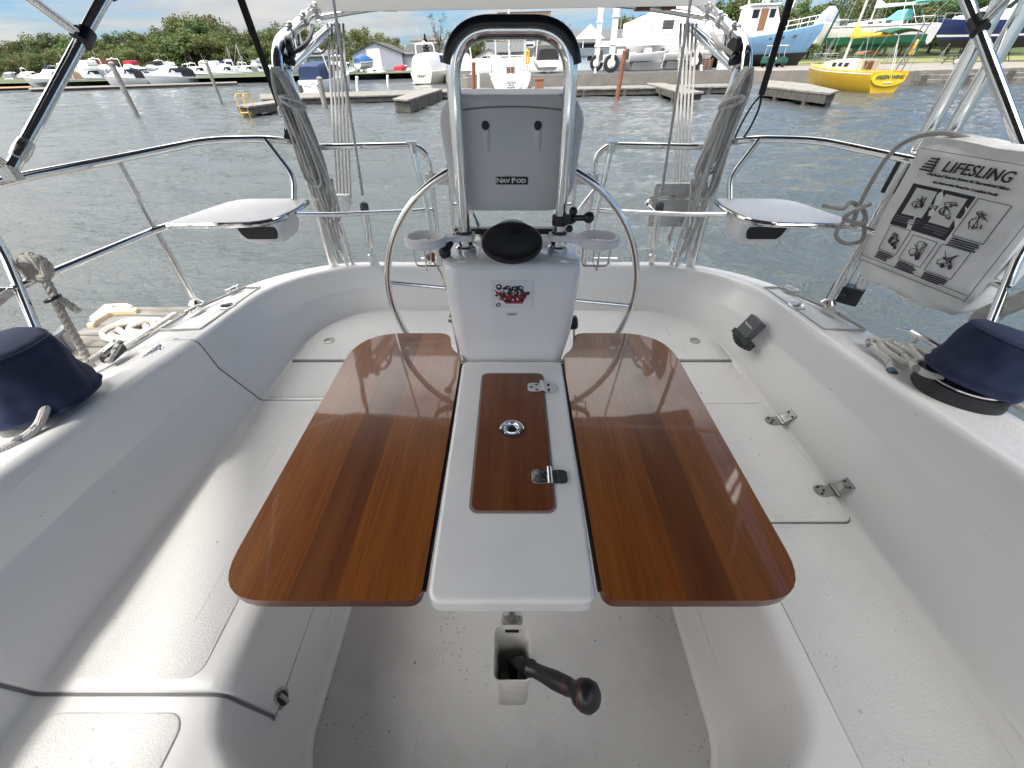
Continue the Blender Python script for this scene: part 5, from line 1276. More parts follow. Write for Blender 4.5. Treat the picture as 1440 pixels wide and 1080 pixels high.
def sailboat(label, x, y, rz, L=9, B=3, zb=1.3, zs=.95, z=0, hm=None, mast=11, bottom=None, keel=False, cover=None, group=None, dodger=None, bim=None, rake=.0, tw=.62, band=None, boomz=2.4, name='sailing_boat', mastx=.56, spread=True, rails=True, bands=None):
    o = thing(name, label, 'sailboat', (x, y, z), rz, group, local=True)
    b = MB(); HH = hull(L, B, zb, zs, .5, tw, 1.9, 15, .80); b.loft(HH); b.build('hull', hm or HW, o, smooth=50)
    if band:
        H2 = hull(L, B*1.008, zb, zs, .5, tw, 1.9, 15, .80); b = MB()
        for sgn in (1, -1): b.grid([[Vector((r[3].lerp(r[4], f).x, sgn*r[3].lerp(r[4], f).y, r[3].lerp(r[4], f).z)) for f in (.45, .75)] for r in H2])
        b.build('sheer_stripe', band, o)
    if keel:
        b = MB(); b.loft([[(L*.62, 0, -.3), (L*.5, .16, -.3), (L*.34, 0, -.3), (L*.5, -.16, -.3)], [(L*.58, 0, -1.8), (L*.48, .13, -1.9), (L*.38, 0, -1.9), (L*.48, -.13, -1.9)]]); b.box((L*.05, -.05, -1.3), (L*.12, .05, .1)); each(b, 'keel', bottom, o)
        H3 = hull(L, B*1.012, zb, zs, .52, tw, 1.9, 15, .80); b = MB()
        for sgn in (1, -1): b.grid([[Vector((p.x, sgn*p.y, p.z)) for p in (r[0], r[1], r[2])] for r in H3])
        b.build('painted_bottom', bottom, o)
    b = MB(); b.loft([frame(L*.26, B*.52, zs-.02, zs+.62, .86, .08), frame(L*.45, B*.56, zs, zs+.62, .86, .08), frame(L*.6, B*.48, zs+.05, zs+.55, .84, .08), frame(L*.74, B*.26, zb-.15, zb+.12, .8, .05)]); cab = b.build('coachroof', WPT if not bands else bands, o, smooth=35)
    b = MB()
    for sgn in (-1, 1):
        for k in range(3):
            xx = L*(.34+.075*k); b.add([(xx, sgn*(B*.28*.96+.01), zs+.22), (xx+L*.055, sgn*(B*.275*.96+.01), zs+.24), (xx+L*.05, sgn*(B*.262*.95+.012), zs+.47), (xx, sgn*(B*.262*.95+.012), zs+.45)], [(0,1,2,3)])
    each(b, 'cabin_window', GLS, o, smooth=0, flip=False)
    b = MB(); b.box((L*.255, -.30, zs-.1), (L*.259, .30, zs+.5)); b.build('companionway', TEA2, o)
    b = MB(); b.tube([(L*mastx, 0, zs+.4), (L*mastx, 0, mast)], .085, 10); b.build('mast', ALU, o)
    b = MB(); b.tube([(L*(mastx-.01), 0, boomz), (L*.13, 0, boomz-.05)], .06, 8); b.build('boom', ALU, o)
    b = MB()
    for q in ((L*.99,0,zb), (L*.0,0,zs), (L*mastx,B*.45,zs), (L*mastx,-B*.45,zs), (L*(mastx-.06),B*.45,zs), (L*(mastx-.06),-B*.45,zs)): b.tube([q, (L*mastx, 0, mast-.1)], .012, 5)
    b.tube([(L*mastx, -.9, mast*.55), (L*mastx, .9, mast*.55)], .03, 6); b.build('rigging', WIRE, o)
    if cover:
        rows = []
        for k in range(11):
            t = k/10; xx = L*mastx*1.0 - (L*(mastx-.13))*t + .1
            hh = (.34 - .18*t + .03*math.sin(k*2.1)) if k > 1 else (1.5 if k == 0 else .8); ww = (.22 - .08*t)*(.7 if k == 0 else 1)
            rows.append([Vector((xx, ww*math.sin(a)*(.55 if math.cos(a) > 0 else 1), boomz - .02 + (hh*.62*math.cos(a) if math.cos(a) > 0 else .14*math.cos(a)))) for a in [q*math.pi/5 for q in range(10)]])
        b = MB(); b.loft(rows); b.build('sail_cover', cover, o, smooth=60)
    if rails:
        b = MB()
        for t0, ts, zz in ((.94, (.8,.9,.97), zb), (.02, (.0,.08,.16), zs)):
            for sgn in (-1, 1):
                P = [(L*t, sgn*max(.1, yy(L,B,tw,1.9,t)-.06), zz) for t in ts]
                b.tube([(a_, c_, d_+.62) for a_, c_, d_ in P], .016, 6)
                for a_, c_, d_ in P: b.tube([(a_, c_, d_), (a_, c_, d_+.62)], .014, 5)
        b.tube([(L*.97, -max(.1, yy(L,B,tw,1.9,.97)-.06), zb+.62), (L*1.0, 0, zb+.64), (L*.97, max(.1, yy(L,B,tw,1.9,.97)-.06), zb+.62)], .016, 6); b.tube([(0, -B*tw/2+.06, zs+.62), (0, B*tw/2-.06, zs+.62)], .016, 6)
        for sgn in (-1, 1):
            ts = [.16,.3,.45,.6,.75,.9]
            for dz in (.58,): b.tube([(L*t, sgn*(yy(L,B,tw,1.9,t)-.06), zs+(zb-zs)*t**1.7+dz) for t in ts], .007, 5)
            for t in ts: b.tube([(L*t, sgn*(yy(L,B,tw,1.9,t)-.06), zs+(zb-zs)*t**1.7), (L*t, sgn*(yy(L,B,tw,1.9,t)-.06), zs+(zb-zs)*t**1.7+.6)], .011, 5)
        b.build('guard_rails', CHR, o)
    def shade(m, x0, x1, zt, nm, drop=.18, w=.62):
        rows = [[Vector((xx, B*w/2*q, zt + .10*math.sin(math.pi*k/4) - drop*abs(q)**2.5)) for q in (-1,-.75,-.4,0,.4,.75,1)] for k, xx in enumerate([x0+(x1-x0)*j/4 for j in range(5)])]
        b = MB(); b.grid(rows); c_ = b.build(nm, m, o, smooth=60, flip=False); s_ = c_.modifiers.new('t', 'SOLIDIFY'); s_.thickness = .03
        b = MB()
        for xx in (x0+.1, x1-.1):
            for sgn in (-1, 1): b.tube([(xx, sgn*B*w/2*.97, zt-drop+.04), ((x0+x1)/2, sgn*B*w/2, zs+.1)], .015, 5)
        each(b, 'shade_leg', CHR, o)
    if bim: shade(bim, L*.02, L*.24, zs+2.0, 'sunshade')
    if dodger: 
        b = MB(); b.loft([frame(L*.25, B*.6, zs+.45, zs+1.35, .86, .15), frame(L*.33, B*.6, zs+.5, zs+1.3, .84, .15), frame(L*.40, B*.5, zs+.5, zs+.62, .84, .05)]); b.build('spray_hood', dodger, o, smooth=40)
    return o

# marina on the far left: rows of motorboats
PI2 = math.pi/2
far = [  # px, y of waterline, length, beam, canvas, fly, arch, rz offset, hull, label
 (16,116,7.5,2.8,'grey',0,0,.3,None,'small white motorboat at the far left edge of the moorings'),
 (36,115,8,2.9,'white',0,1,-.2,None,'white motorboat with pale cover, second from the far left'),
 (64,124,10,3.5,'tan',0,1,-2.0,None,'white express cruiser with tan cockpit cover near the left steel tube'),
 (92,118,9,3.2,'white',0,1,-1.9,None,'white cruiser with white cover just left of the leaning steel tube'),
 (112,121,11,3.8,'grey',1,1,-1.8,None,'white flybridge cruiser behind the leaning steel tube'),
 (126,113,9,3.2,'navy',0,1,-1.2,None,'white cruiser with navy cover in the second row left'),
 (140,119,11,3.9,'maroon',1,1,-1.6,None,'tall flybridge cruiser with dark maroon canvas'),
 (158,124,8.5,3.0,'black',0,0,-2.2,None,'low white runabout tied behind the leaning pile'),
 (176,117,10,3.5,'red',1,0,-1.7,None,'flybridge cruiser with a bright red top'),
 (190,121,8,3.0,'grey',0,0,-2.4,None,'low white sports boat with grey cover right of the leaning pile'),
 (208,113,12,4.0,'black',1,1,-1.7,HC,'cream trawler yacht with a radar on its mast'),
 (232,121,10,3.1,'black',0,0,-2.75,None,'long low white express boat alongside the front pontoon'),
 (236,110,10,3.5,'white',1,0,-1.6,None,'white flybridge boat behind the low express boat'),
 (258,111,9.5,3.4,'white',0,1,-1.7,None,'white cruiser with radar arch left of the middle pile'),
 (276,113,9,3.2,'white',0,1,-1.5,None,'white cruiser with white cover next to the middle pile'),
 (296,109,11,3.8,'grey',1,0,-1.5,None,'flybridge cruiser directly behind the middle pile'),
 (314,112,9,3.2,'white',0,1,-1.8,None,'white cruiser right of the middle pile'),
 (332,107,10,3.5,'navy',0,1,-1.5,None,'white cruiser moored left of the black strap'),
 (346,109,8,2.9,'grey',0,0,-1.6,None,'small white boat just left of the black strap'),
 (362,106,11,3.8,'grey',1,0,-1.6,None,'flybridge cruiser just right of the black strap'),
 (382,106,9,3.2,'white',0,1,-1.6,None,'white boat beside the rope coil of the left davit'),
]
for px, wy, L, B_, cv_, fl_, ar, dr_, hm_, lab in far:
    p = on_z(px, wy, 0)
    if abs(dr_) >= 1: dr_ = rnd.uniform(-1.95, -1.5)
    a = PI2 if abs(dr_) < 1 else -PI2
    cruiser(lab, p.x, p.y + (0 if abs(dr_) < 1 else L*.8), a + (dr_ if abs(dr_) < 1 else dr_ + PI2), L*.92, B_*.95, cv_, bool(fl_), bool(ar), hm_, stripe=('navy' if px % 3 == 0 else None), top=cv_ if cv_ in ('red','maroon','black') else 'white', group='motorboats in the far marina')
bk = []
for k in range(18):                        # the back row, hulls mostly hidden by the boats in front
    px = 26 + 20.5*k + rnd.uniform(-5, 5); p = on_z(px, interp(px, [(0, 113.5), (200, 109.5), (400, 105.5)]), 0); rz = rnd.uniform(-2.1, -1.2)
    if k < 4: o = cruiser('white motorboat in the crowded back row of the far marina', p.x, p.y, rz, 9 + k, 3.1 + .25*k, ['grey','white','navy','white'][k], k % 2 == 1, True, None, group='back row of the far marina', top=['white','grey','white','navy'][k]); bk.append(o)
    else: dup(bk[k % 4], (p.x, p.y, 0), rz)
for i, (px, wy, mh) in enumerate(((8,112,11),(28,113,12),(330,108,11),(318,106,12))):
    p = on_z(px, wy); sailboat(['white sailboat with bare mast at the far left', 'white sailboat, second bare mast from the far left', 'white sailboat with a bare mast among the far motorboats, right one', 'white sailboat with a bare mast among the far motorboats, left one'][i], p.x, p.y, 1.2, 8, 2.7, mast=mh*.7, group='sailboats in the far marina', rails=False)

def dock(name, label, pts, z, m=PLK, th=.28, posts=(), cat='dock', bump_=None):
    q = [on_z(px, py, z) for px, py in pts]; c = sum(q, Vector())/len(q)
    o = thing(name, label, cat, (c.x, c.y, 0))
    b = MB(); b.prism([(p.x, p.y) for p in q], z-.10, z); b.build('deck', m, o, smooth=0, bevel=.02)
    cen = [(c.x + (p.x-c.x)*.985, c.y + (p.y-c.y)*.96) for p in q]
    b = MB(); b.prism(cen, z-.10-th, z-.10); b.build('side_beam', PLKD, o, smooth=0)
    n = len(q)
    for i in range(n):
        p, r_ = q[i], q[(i+1) % n]; k = min(8, max(1, int((p-r_).length/3)))
        for j in range(k):
            w = p.lerp(r_, (j+.5)/k); w = c + (w-c)*.93; b = MB(); b.box((w.x-.12, w.y-.12, -.8), (w.x+.12, w.y+.12, z-.1)); b.build('piling', PLKD, o, smooth=0)
    return o
dock('pontoon', 'long low pontoon in front of the far motorboats', [(40,125.5),(333,116),(333,114.6),(40,123.4)], .35)
dock('pontoon', 'further pontoon reaching toward the black strap', [(300,113),(384,110.5),(384,109),(300,111.2)], .35)
dock('pontoon', 'brown planked pontoon at the far left edge', [(-60,126),(45,122.5),(42,119),(-60,121)], .35, mat('red_brown_planks', (.26,.15,.09), .9, var=.2))
dock('pontoon', 'old low dock with yellow ladder at its end, left of the rope coil', [(331,148),(349,149.5),(425,139),(418,136)], .5, PLKY)
ladp = on_z(337, 149, .5)
la = thing('swim_ladder', 'yellow ladder hoops on the end of the old low dock', 'ladder', (ladp.x, ladp.y, .5))
YP = mat('yellow_paint', (.62,.36,.04), .5)
for dx in (-.0, .42):
    b = MB(); b.tube(fil([(ladp.x+dx, ladp.y-.10, -.3), (ladp.x+dx, ladp.y-.10, 1.0), (ladp.x+dx+.05, ladp.y+.5, 1.0), (ladp.x+dx+.05, ladp.y+.5, .5)], .2), .03, 8); b.build('hoop', YP, la)
b = MB()
for z_ in (-.1, .2): b.tube([(ladp.x, ladp.y-.12, z_), (ladp.x+.42, ladp.y-.12, z_)], .03, 6)
b.build('rung', YP, la)
dock('pontoon', 'main wooden dock across the basin behind the blue covered boat', [(365,139),(600,131.5),(640,127.5),(640,125),(365,132)], .42)
dock('finger_dock', 'grey timber finger dock pointing toward the yacht right of the rope falls', [(552,138.5),(574,140),(622,125),(600,123)], .62, PLKY, .5)
dock('pontoon', 'floating dock along the dark quay behind the white sailboat', [(612,129),(1046,120.5),(1046,117),(612,125)], .45)
dock('finger_dock', 'pale timber finger dock beside the right backstay', [(909,116.5),(934,116.5),(990,129),(962,131)], .55, PLKY)
dock('finger_dock', 'old timber dock alongside the yellow sailboat', [(1075,121),(1168,130.5),(1180,127),(1135,117),(1075,112)], .6, PLKY, .35)
dock('finger_dock', 'short finger dock with a brown box right of the white sailboat', [(752,134),(778,134),(764,121),(746,121)], .5, PLKY, .3)
# timber bulkhead on the right
bw = thing('timber_bulkhead', 'long weathered timber bulkhead along the gravel yard on the right', 'bulkhead', (45, 48, 0))
b = MB(); r8 = random.Random(6)
for k, (yy_, z_) in enumerate(((48.0, .35), (48.25, .62), (48.5, .9))):
    b.box((29.6 + r8.random(), yy_-10.9, -1), (130, yy_-10.5, z_))
b.build('beams', PLK, bw, bevel=.04)
b = MB()
for k in range(24): b.box((30.2+3.1*k, 36.8, -1), (30.5+3.1*k, 37.1, .55 + .3*r8.random()))
each(b, 'post', PLKD, bw, smooth=0)
def pile(label, px0, y0, px1, y1, r, m, lean=True, name='mooring_pile', cap=False):
    lo = on_z(px1, y1, 0); hi = on_y(px0, y0, lo.y)
    o = thing(name, label, 'pile', lo)
    b = MB(); b.tube([lo - Vector((0,0,1)) - (hi-lo)*.1, lo.lerp(hi, .5), hi], [r*1.05, r, r*.95], 12); b.build('post', m, o)
    b = MB(); d = (hi-lo).normalized(); b.lathe([(r*1.08, -.10), (r*1.1, -.02), (r*.7, .03), (.001, .05)], hi, d, 12); b.build('cap', WPT if cap else m, o)
    return o
GP = plank_mat('grey_pile', (.13,.125,.12), (.34,.33,.31), 0); RP = mat('red_brown_pile', (.20,.075,.04), .8, var=.25); 
pile('leaning grey pile standing in the water at the left', 156, 88, 192, 163, .14, GP)
pile('leaning grey pile standing in the water, the middle one left of the black strap', 290, 88, 311, 145, .12, GP)
pile('rotten grey pile between the left rope coil and the tackle lines', 449, 109, 457, 152, .16, GP)
pile('red brown pile left of the white sailboat', 666, 88, 666, 140, .13, RP)
pile('red brown pile leaning in front of the boat lift', 879, 71, 867, 139, .14, RP)
for i, (px, y0, y1) in enumerate(((502,108,130),(545,106,122),(673,100,126),(986,92,114),(1340,85,125),(837,97,117))):
    pile(['white plastic post on the main dock right of the backstay wire', 'small white post on the main dock beside the white covered boat', 'white post next to the red brown pile by the white sailboat', 'leaning white board post behind the right tackle lines', 'white pole leaning on the timber bulkhead at the right', 'white post on the quay below the boat lift'][i], px + (6 if i == 4 else 0), y0, px, y1, .13, WPT, name='dock_post', cap=True)

# boats in the middle
p = on_z(441, 133); o = cruiser('stern of a white cruiser with navy blue cockpit cover at the main dock', p.x, p.y, 1.50, 9.5, 2.75, 'navy', cz=2.35, zs=1.05, group=None)
scribble(o, -.03, .72, 1.4, INK, 4, .22)
for sgn in (-.9, .9):
    b = MB(); b.box((-.5, sgn-.12, .15), (-.15, sgn+.12, .75)); b.build('trim_tab', DGR, o, bevel=.04)
p = on_z(592, 119); o = cruiser('cabin cruiser under a tall white canvas enclosure behind the grey finger dock', p.x+.2, p.y, 1.3, 10, 3.3, 'white', hm=HC, cz=3.0, zs=1.25, zb=1.7, group=None)
letters(o, 'CRAFT', .40, -.02, .80, INK)
p = on_z(560, 107); o = cruiser('small red and white motorboat in front of the grey shed', p.x, p.y, 1.3, 6.5, 2.4, 'red', arch=False, cz=1.8, zs=.8, zb=1.1, stripe='red', group=None)
p = on_z(475, 112); cruiser('white motorboat moored behind the tackle lines on the left', p.x, p.y, 1.5, 9, 3.2, 'white', group=None)
p = on_z(512, 110); cruiser('low white day boat behind the white dock post', p.x, p.y, 1.0, 6, 2.3, 'white', arch=False, cov=False, cz=1.45, zs=.7, zb=1.0, group=None)
p = on_z(520, 100); cruiser('white cruiser on the far side of the basin below the grey shed', p.x, p.y - 12, 1.2, 7, 2.6, 'grey', arch=False, group=None)
def on_land(o, z): o.location.z = z; return o
p = on_y(653, 104, 55); o = cruiser('white centre console boat standing on the quay left of the white sailboat', p.x, 54, 1.7, 6.5, 2.5, 'black', arch=True, cov=False, cz=1.6, zs=.7, zb=1.0, group=None); on_land(o, .87+.3); o.location.z = 1.2
p = on_y(770, 104, 58); o = cruiser('white cruiser with dark stern opening ashore right of the white sailboat', p.x, 57, 1.6, 8.5, 3.0, 'black', arch=True, cz=2.0, zs=.7, zb=1.1, group=None); on_land(o, 1.3)
# white sailboat in the centre seen from astern
p = on_z(719, 135.5)
o = sailboat('white sailboat seen from astern, framed by the pedestal hoop', p.x, p.y, PI2+.02, 9.5, 3.35, 1.45, 1.25, mast=13, tw=.86, boomz=2.9, band=DGR, bim=None)
b = MB(); b.prism([(.88*math.cos(a), .98 + .70*math.sin(a)*(1 if math.sin(a) < 0 else .08)) for a in [k*math.pi/12 for k in range(24)]], -.05, .0, lambda u, v, w: (w - .02, u, v)); tr_ = b.build('transom_panel', HW, o, smooth=30)
scribble(tr_, -.085, .85, .75, INK, 9, .20); b = MB(); b.tube([(-.085, .30, .55), (-.085, -.3, .55)], .018, 5); b.build('port_mark', DGR, tr_)
b = MB()
for sgn in (-1, 1):
    for xx in (.4, 2.4): b.tube([(xx, sgn*1.1, 1.25), (xx, sgn*1.05, 3.35)], .035, 8)
b.tube([(.3, -1.15, 3.35), (.3, 1.15, 3.35)], .035, 8); b.box((.3, -1.15, 3.36), (2.5, 1.15, 3.42)); b.build('hard_top', WPT, o)
b = MB(); b.tube(fil([(-.05, -1.3, 1.9), (-.05, -1.3, 2.6), (-.05, -1.12, 2.6), (-.05, -1.12, 1.9)], .08), .07, 8); b.build('horseshoe_buoy', YP, o)
b = MB()
for q in (-.9, -.3, .3, .9): b.tube([(0, q, 1.25), (0, q, 2.35)], .02, 6)
for z_ in (1.75, 2.35): b.tube([(0, -1.3, z_), (0, 1.3, z_)], .02, 6)
b.build('stern_rail', CHR, o)
p = on_z(764, 124, .5); bxo = thing('wooden_box', 'brown box on the short finger dock right of the white sailboat', 'box', (p.x-.3, p.y, .5))
b = MB(); b.box((p.x-.6, p.y-.3, .5), (p.x, p.y+.3, 1.0)); bb = b.build('box_body', TEA2, bxo, bevel=.02); b = MB(); b.box((p.x-.64, p.y-.34, 1.0), (p.x+.04, p.y+.34, 1.07)); b.build('lid', TEA2, bxo)
# yellow sailboat
ps, pb = on_z(1240, 130), on_z(1133, 120); ang = math.atan2(pb.y-ps.y, pb.x-ps.x)
o = sailboat('yellow sailboat with yellow sail cover and green sunshade moored at the old timber dock', ps.x, ps.y, ang, 9.6, 3.1, 1.38, 1.05, hm=YEL, mast=13, cover=YCV, bim=GCV, tw=.72, band=WPT, boomz=2.95, bands=mat('cream_deck', (.70,.66,.56), .5))
b = MB(); b.prism([(1.0*math.cos(a), .68 + .37*math.sin(a)) for a in [k*math.pi/14 for k in range(28)]], -.07, .0, lambda u, v, w: (w-.03 - .0*v, u, v)); ty = b.build('transom_panel', mat('gold_paint', (.66,.45,.03), .3), o, smooth=30)
text_mesh('GREEN WING', .27, mat('green_letter', (.05,.09,.05), .5), 'lettering', ty, (-.112, 0, .78), (0,-1,0), (0,0,1), depth=.01, bold=.008, shear=.15, sx=1.02)
b = MB(); b.tube([(-.112, .28, .50), (-.112, -.3, .50)], .02, 5); b.build('port_mark', WPT, ty)
b = MB(); b.tube(fil([(-.02, -.75, 1.85), (.1, -.8, 2.5), (.55, -1.05, 2.5), (.6, -1.05, 1.85)], .2), .085, 10); b.build('horseshoe_buoy', mat('gold_buoy', (.55,.30,.03), .6), o)
b = MB()
for q in (-.55, -.2): b.beam((-.05, q, 1.1), (-.6, q, 3.3), .05)
for k in range(6): b.beam((-.1-.09*k, -.55, 1.4+.35*k), (-.1-.09*k, -.2, 1.4+.35*k), .04)
b.build('stern_ladder', BRS, o)
b = MB(); b.tube([(9.3, 0, 1.6), (5.5, 0, 11.5)], .07, 8); b.build('furled_jib', GCV, o)
b = MB(); b.loft([frame(2.6, 1.0, 1.9, 2.05, .9, .05), frame(3.6, 1.0, 1.9, 2.05, .9, .05)]); b.build('hatch_cover', TEA2, o)
# white sailboat on stands
def stands(o, L, B, zg, name='stand'):
    b = MB()
    for t in (.2, .5, .8):
        for sgn in (-1, 1):
            b.tube([(L*t, sgn*B*.30, .15), (L*t, sgn*B*.52, zg)], .05, 6); b.tube([(L*t-.4, sgn*B*.5, zg), (L*t, sgn*B*.36, -.3)], .035, 6); b.tube([(L*t+.4, sgn*B*.5, zg), (L*t, sgn*B*.36, -.3)], .035, 6)
    each(b, name, mat('stand_steel', (.12,.13,.13), .6), o)
o = sailboat('white sailboat with green bottom and teal awnings propped on stands ashore', 47.6, 60.0, math.atan2(10.5, -7.0), 12.2, 3.9, 1.65, 1.35, z=3.0, mast=16, bottom=GRN, keel=True, bim=TEAL, dodger=TEAL, tw=.75, group=None, cover=mat('pale_sail_cover', (.50,.58,.53), .8), boomz=3.2, band=DGR)
stands(o, 12.2, 3.9, -2.1)
# navy motor yacht on stands at the right
o = cruiser('dark blue motor yacht with white upper works on stands at the right edge', 62.5, 51.5, math.atan2(8, -4), 15, 4.8, 'white', hm=NAVH, fly=True, zb=2.5, zs=1.75, cz=4.2, cov=False, group=None, name='motor_yacht'); o.location = (58.6, 52, 2.4); stands(o, 15, 4.8, -1.65)
b = MB(); b.loft([[Vector((p_.x, p_.y*1.01, p_.z-.02)) for p_ in (r[0], r[1], r[2].lerp(r[1], .3), r[-2].lerp(r[-1], .3) if False else Vector((r[2].lerp(r[1],.3).x, -r[2].lerp(r[1],.3).y, r[2].lerp(r[1],.3).z)), r[-1])] for r in hull(15, 4.8, 2.5, 1.75)]); b.build('painted_bottom', BOT, o)
b = MB()
for sgn in (-1, 1): b.grid([[Vector((r[3].lerp(r[2], f).x, sgn*r[3].lerp(r[2], f).y*1.006, r[3].lerp(r[2], f).z)) for f in (.80, .98)] for r in hull(15, 4.8, 2.5, 1.75)])
b.build('hull_stripe', WPT, o)
# faded blue trawler ashore, bow to the right
o = thing('trawler_yacht', 'faded blue trawler yacht with white wheelhouse standing ashore, bow to the right', 'motorboat', (21.5, 66, 1.75), -.12, local=True)
L_, B_ = 16.0, 4.8
b = MB(); b.loft(hull(L_, B_, 3.0, 1.5, .2, .85, 2.2)); b.build('hull', BLUH, o, smooth=45)
b = MB(); b.loft([[Vector((p_.x, p_.y*1.01, p_.z)) for p_ in (Vector((r[0].x, 0, r[0].z-1.0)), Vector((r[1].x, r[1].y*.6, r[1].z-.5)), Vector((r[2].x, r[2].y, r[2].z*.4)), Vector((r[2].x, -r[2].y, r[2].z*.4)), Vector((r[1].x, -r[1].y*.6, r[1].z-.5)))] for r in hull(L_, B_, 3.0, 1.5, .2, .85, 2.2)]); b.build('painted_bottom', BOT, o, smooth=45)
b = MB(); b.loft([frame(1.0, 3.4, 1.5, 3.2, .95), frame(6.8, 3.6, 1.6, 3.3, .95)]); b.build('aft_cabin', WPT, o, smooth=30)
b = MB(); b.loft([frame(6.6, 3.6, 1.6, 4.7, .92), frame(9.6, 3.6, 1.8, 4.7, .92), frame(10.4, 3.4, 1.9, 3.2, .92)]); b.build('wheelhouse', WPT, o, smooth=30)
b = MB()
for sgn in (-1, 1):
    for x0, x1, z0, z1 in ((7.0,7.7,3.6,4.35),(8.9,9.5,3.6,4.35),(2.0,2.9,2.3,2.9),(3.6,4.5,2.3,2.9)): b.box((x0, sgn*1.72-.03, z0), (x1, sgn*1.72+.03, z1))
each(b, 'window', GLS, o, smooth=0)
b = MB()
for sgn in (-1, 1): b.box((7.9, sgn*1.74-.03, 2.4), (8.7, sgn*1.74+.03, 4.4)); b.box((5.3, sgn*1.80-.03, 1.8), (6.0, sgn*1.80+.03, 3.1))
each(b, 'door', TEA2, o)
b = MB(); b.box((6.4, -1.9, 4.7), (9.8, 1.9, 4.85)); b.tube([(8.2,-.4,4.85),(8.2,-.4,5.7)], .06, 8); b.box((7.9,-.75,5.55),(8.5,.1,5.8)); b.ball((9,.6,5.3), .28); b.tube([(6.8,0,4.8),(6.5,0,8.5)], .08, 8); b.tube([(11.5,0,3.0),(12.3,0,7.5)], .07, 8); b.build('roof_and_mast', WPT, o)
b = MB()
for sgn in (-1, 1):
    P = [(L_*t, sgn*(yy(L_, B_, .85, 2.2, t)-.05), 1.5+1.5*t**1.7) for t in (.62,.7,.78,.86,.94,.99)]
    for dz in (.45, .9): b.tube([(x_, y_, z_+dz) for x_, y_, z_ in P], .03, 6)
    for x_, y_, z_ in P: b.tube([(x_, y_, z_), (x_, y_, z_+.9)], .03, 6)
b.build('bow_rail', WPT, o)
b = MB()
for sgn in (-1, 1):
    for x_ in (2.5, 9.5, 11, 12.5): b.prism(rrect(x_-.3, x_+.3, 1.55+.12*(x_-8)*.5, 1.72+.12*(x_-8)*.5, .06), sgn*(yy(L_, B_, .85, 2.2, x_/L_)*.965)-.05, sgn*(yy(L_, B_, .85, 2.2, x_/L_)*.965)+.05, lambda u, v, w: (u, w, v))
each(b, 'hawse_port', DGR, o)
stands(o, 14, 4.4, -1.5)
# silver wrapped boat right of it, white wrapped boat in the lift
def wrapped(label, x, y, z, rz, L, B, zb, zs, m, top):
    o = thing('wrapped_boat', label, 'boat', (x, y, z), rz, local=True)
    b = MB(); b.loft(hull(L, B, zb, zs, .4)); b.build('hull', HW, o, smooth=45)
    rows = []
    for k in range(11):
        t = k/10; w = yy(L, B, .85, 2.0, t)*1.02; zz = zs+(zb-zs)*t**1.7; h = top*(.55+.45*math.sin(math.pi*min(1, t*1.25))) * (1 if t < .8 else 1-(t-.8)*3)
        rows.append([Vector((L*t, w*q, zz - .25 + (h+.25)*(1-abs(q)**2.2) + .04*math.sin(9*q+k*2))) for q in (-1,-.8,-.5,-.2,0,.2,.5,.8,1)])
    b = MB(); b.loft(rows); b.build('shrink_wrap', m, o, smooth=50)
    stands(o, L, B, -1.6); return o
wrapped('boat under wrinkled silver tarpaulin at the bow of the blue trawler', 44.5, 75, 3.2, -2.2, 9, 3.2, 1.9, 1.5, SLV, 2.0)
o = wrapped('white shrink wrapped boat hanging in the slings of the boat lift', 24.6, 62, 2.6, math.pi-.05, 11.5, 3.6, 1.9, 1.6, CV['white'], 2.6)
b = MB(); b.lathe([(.42, 0), (.42, .05), (.25, .06), (.25, .0)], (3.0, 1.62, 2.45), (.1,1,.2), 16); b.build('vent_patch', TEA2, o)
o2 = wrapped('boat under a bright blue tarpaulin beside the grey shed', on_y(511, 85, 112).x - 1.5, 112, 1.7, 1.15, 5.5, 2.4, 1.0, .8, CV['blue'], 1.3)
# travel lift
tl = thing('boat_lift', 'white wheeled boat lift straddling the shrink wrapped boat', 'boat lift', (15, 57, .86))
x0, x1 = on_y(858, 100, 54).x, on_y(992, 100, 54).x; G0 = .862
for xx, yy_ in ((x0, 54), (x1-1.5, 54), (x0-.4, 61), (x1-1.8, 61)):
    b = MB(); b.beam((xx, yy_, G0+1.2), (xx, yy_, 8.6), .50, .55); b.box((xx-.34, yy_-.36, 3.1), (xx+.34, yy_+.36, 3.3)); b.box((xx-.34, yy_-.36, 5.2), (xx+.34, yy_+.36, 5.35)); b.build('leg', WPT, tl, bevel=.03)
    w = MB(); w.beam((xx, yy_-.55, G0+1.6), (xx, yy_-.55, G0+.55), .28, .25); w.build('wheel_fork', WPT, tl)
    w = MB(); w.lathe([(.40,-.24),(.70,-.26),(.78,-.16),(.78,.16),(.70,.26),(.40,.24)], (xx, yy_-.2, G0+.78), (.15,1,0), 24); wh_ = w.build('wheel', RUB, tl)
    w = MB(); w.lathe([(.42,-.2),(.40,-.28),(.12,-.26),(.10,-.30)], (xx, yy_-.2, G0+.78), (.15,1,0), 20); w.build('rim', WPT, wh_)
for yy_ in (54, 61):
    b = MB(); b.beam((x0, yy_, 3.35), (x1, yy_, 3.35), .42, .5); b.build('cross_beam', WPT, tl, bevel=.03)
for xx in (x0-.2, x1-1.7):
    b = MB(); b.beam((xx, 53.7, 8.7), (xx, 61.3, 8.7), .4, .6); b.build('top_beam', WPT, tl)
b = MB()
for xx in (x0+1.4, x0+2.4, x0+4.8, x0+6.0): b.tube([(xx, 58, 8.5), (xx, 58, 4.0)], .05, 6)
each(b, 'sling_cable', WIRE, tl)
b = MB(); b.box((x0+4.8, 53.5, 4.2), (x0+5.8, 54.1, 4.9)); b.build('hook_block', DGR, tl, bevel=.05)
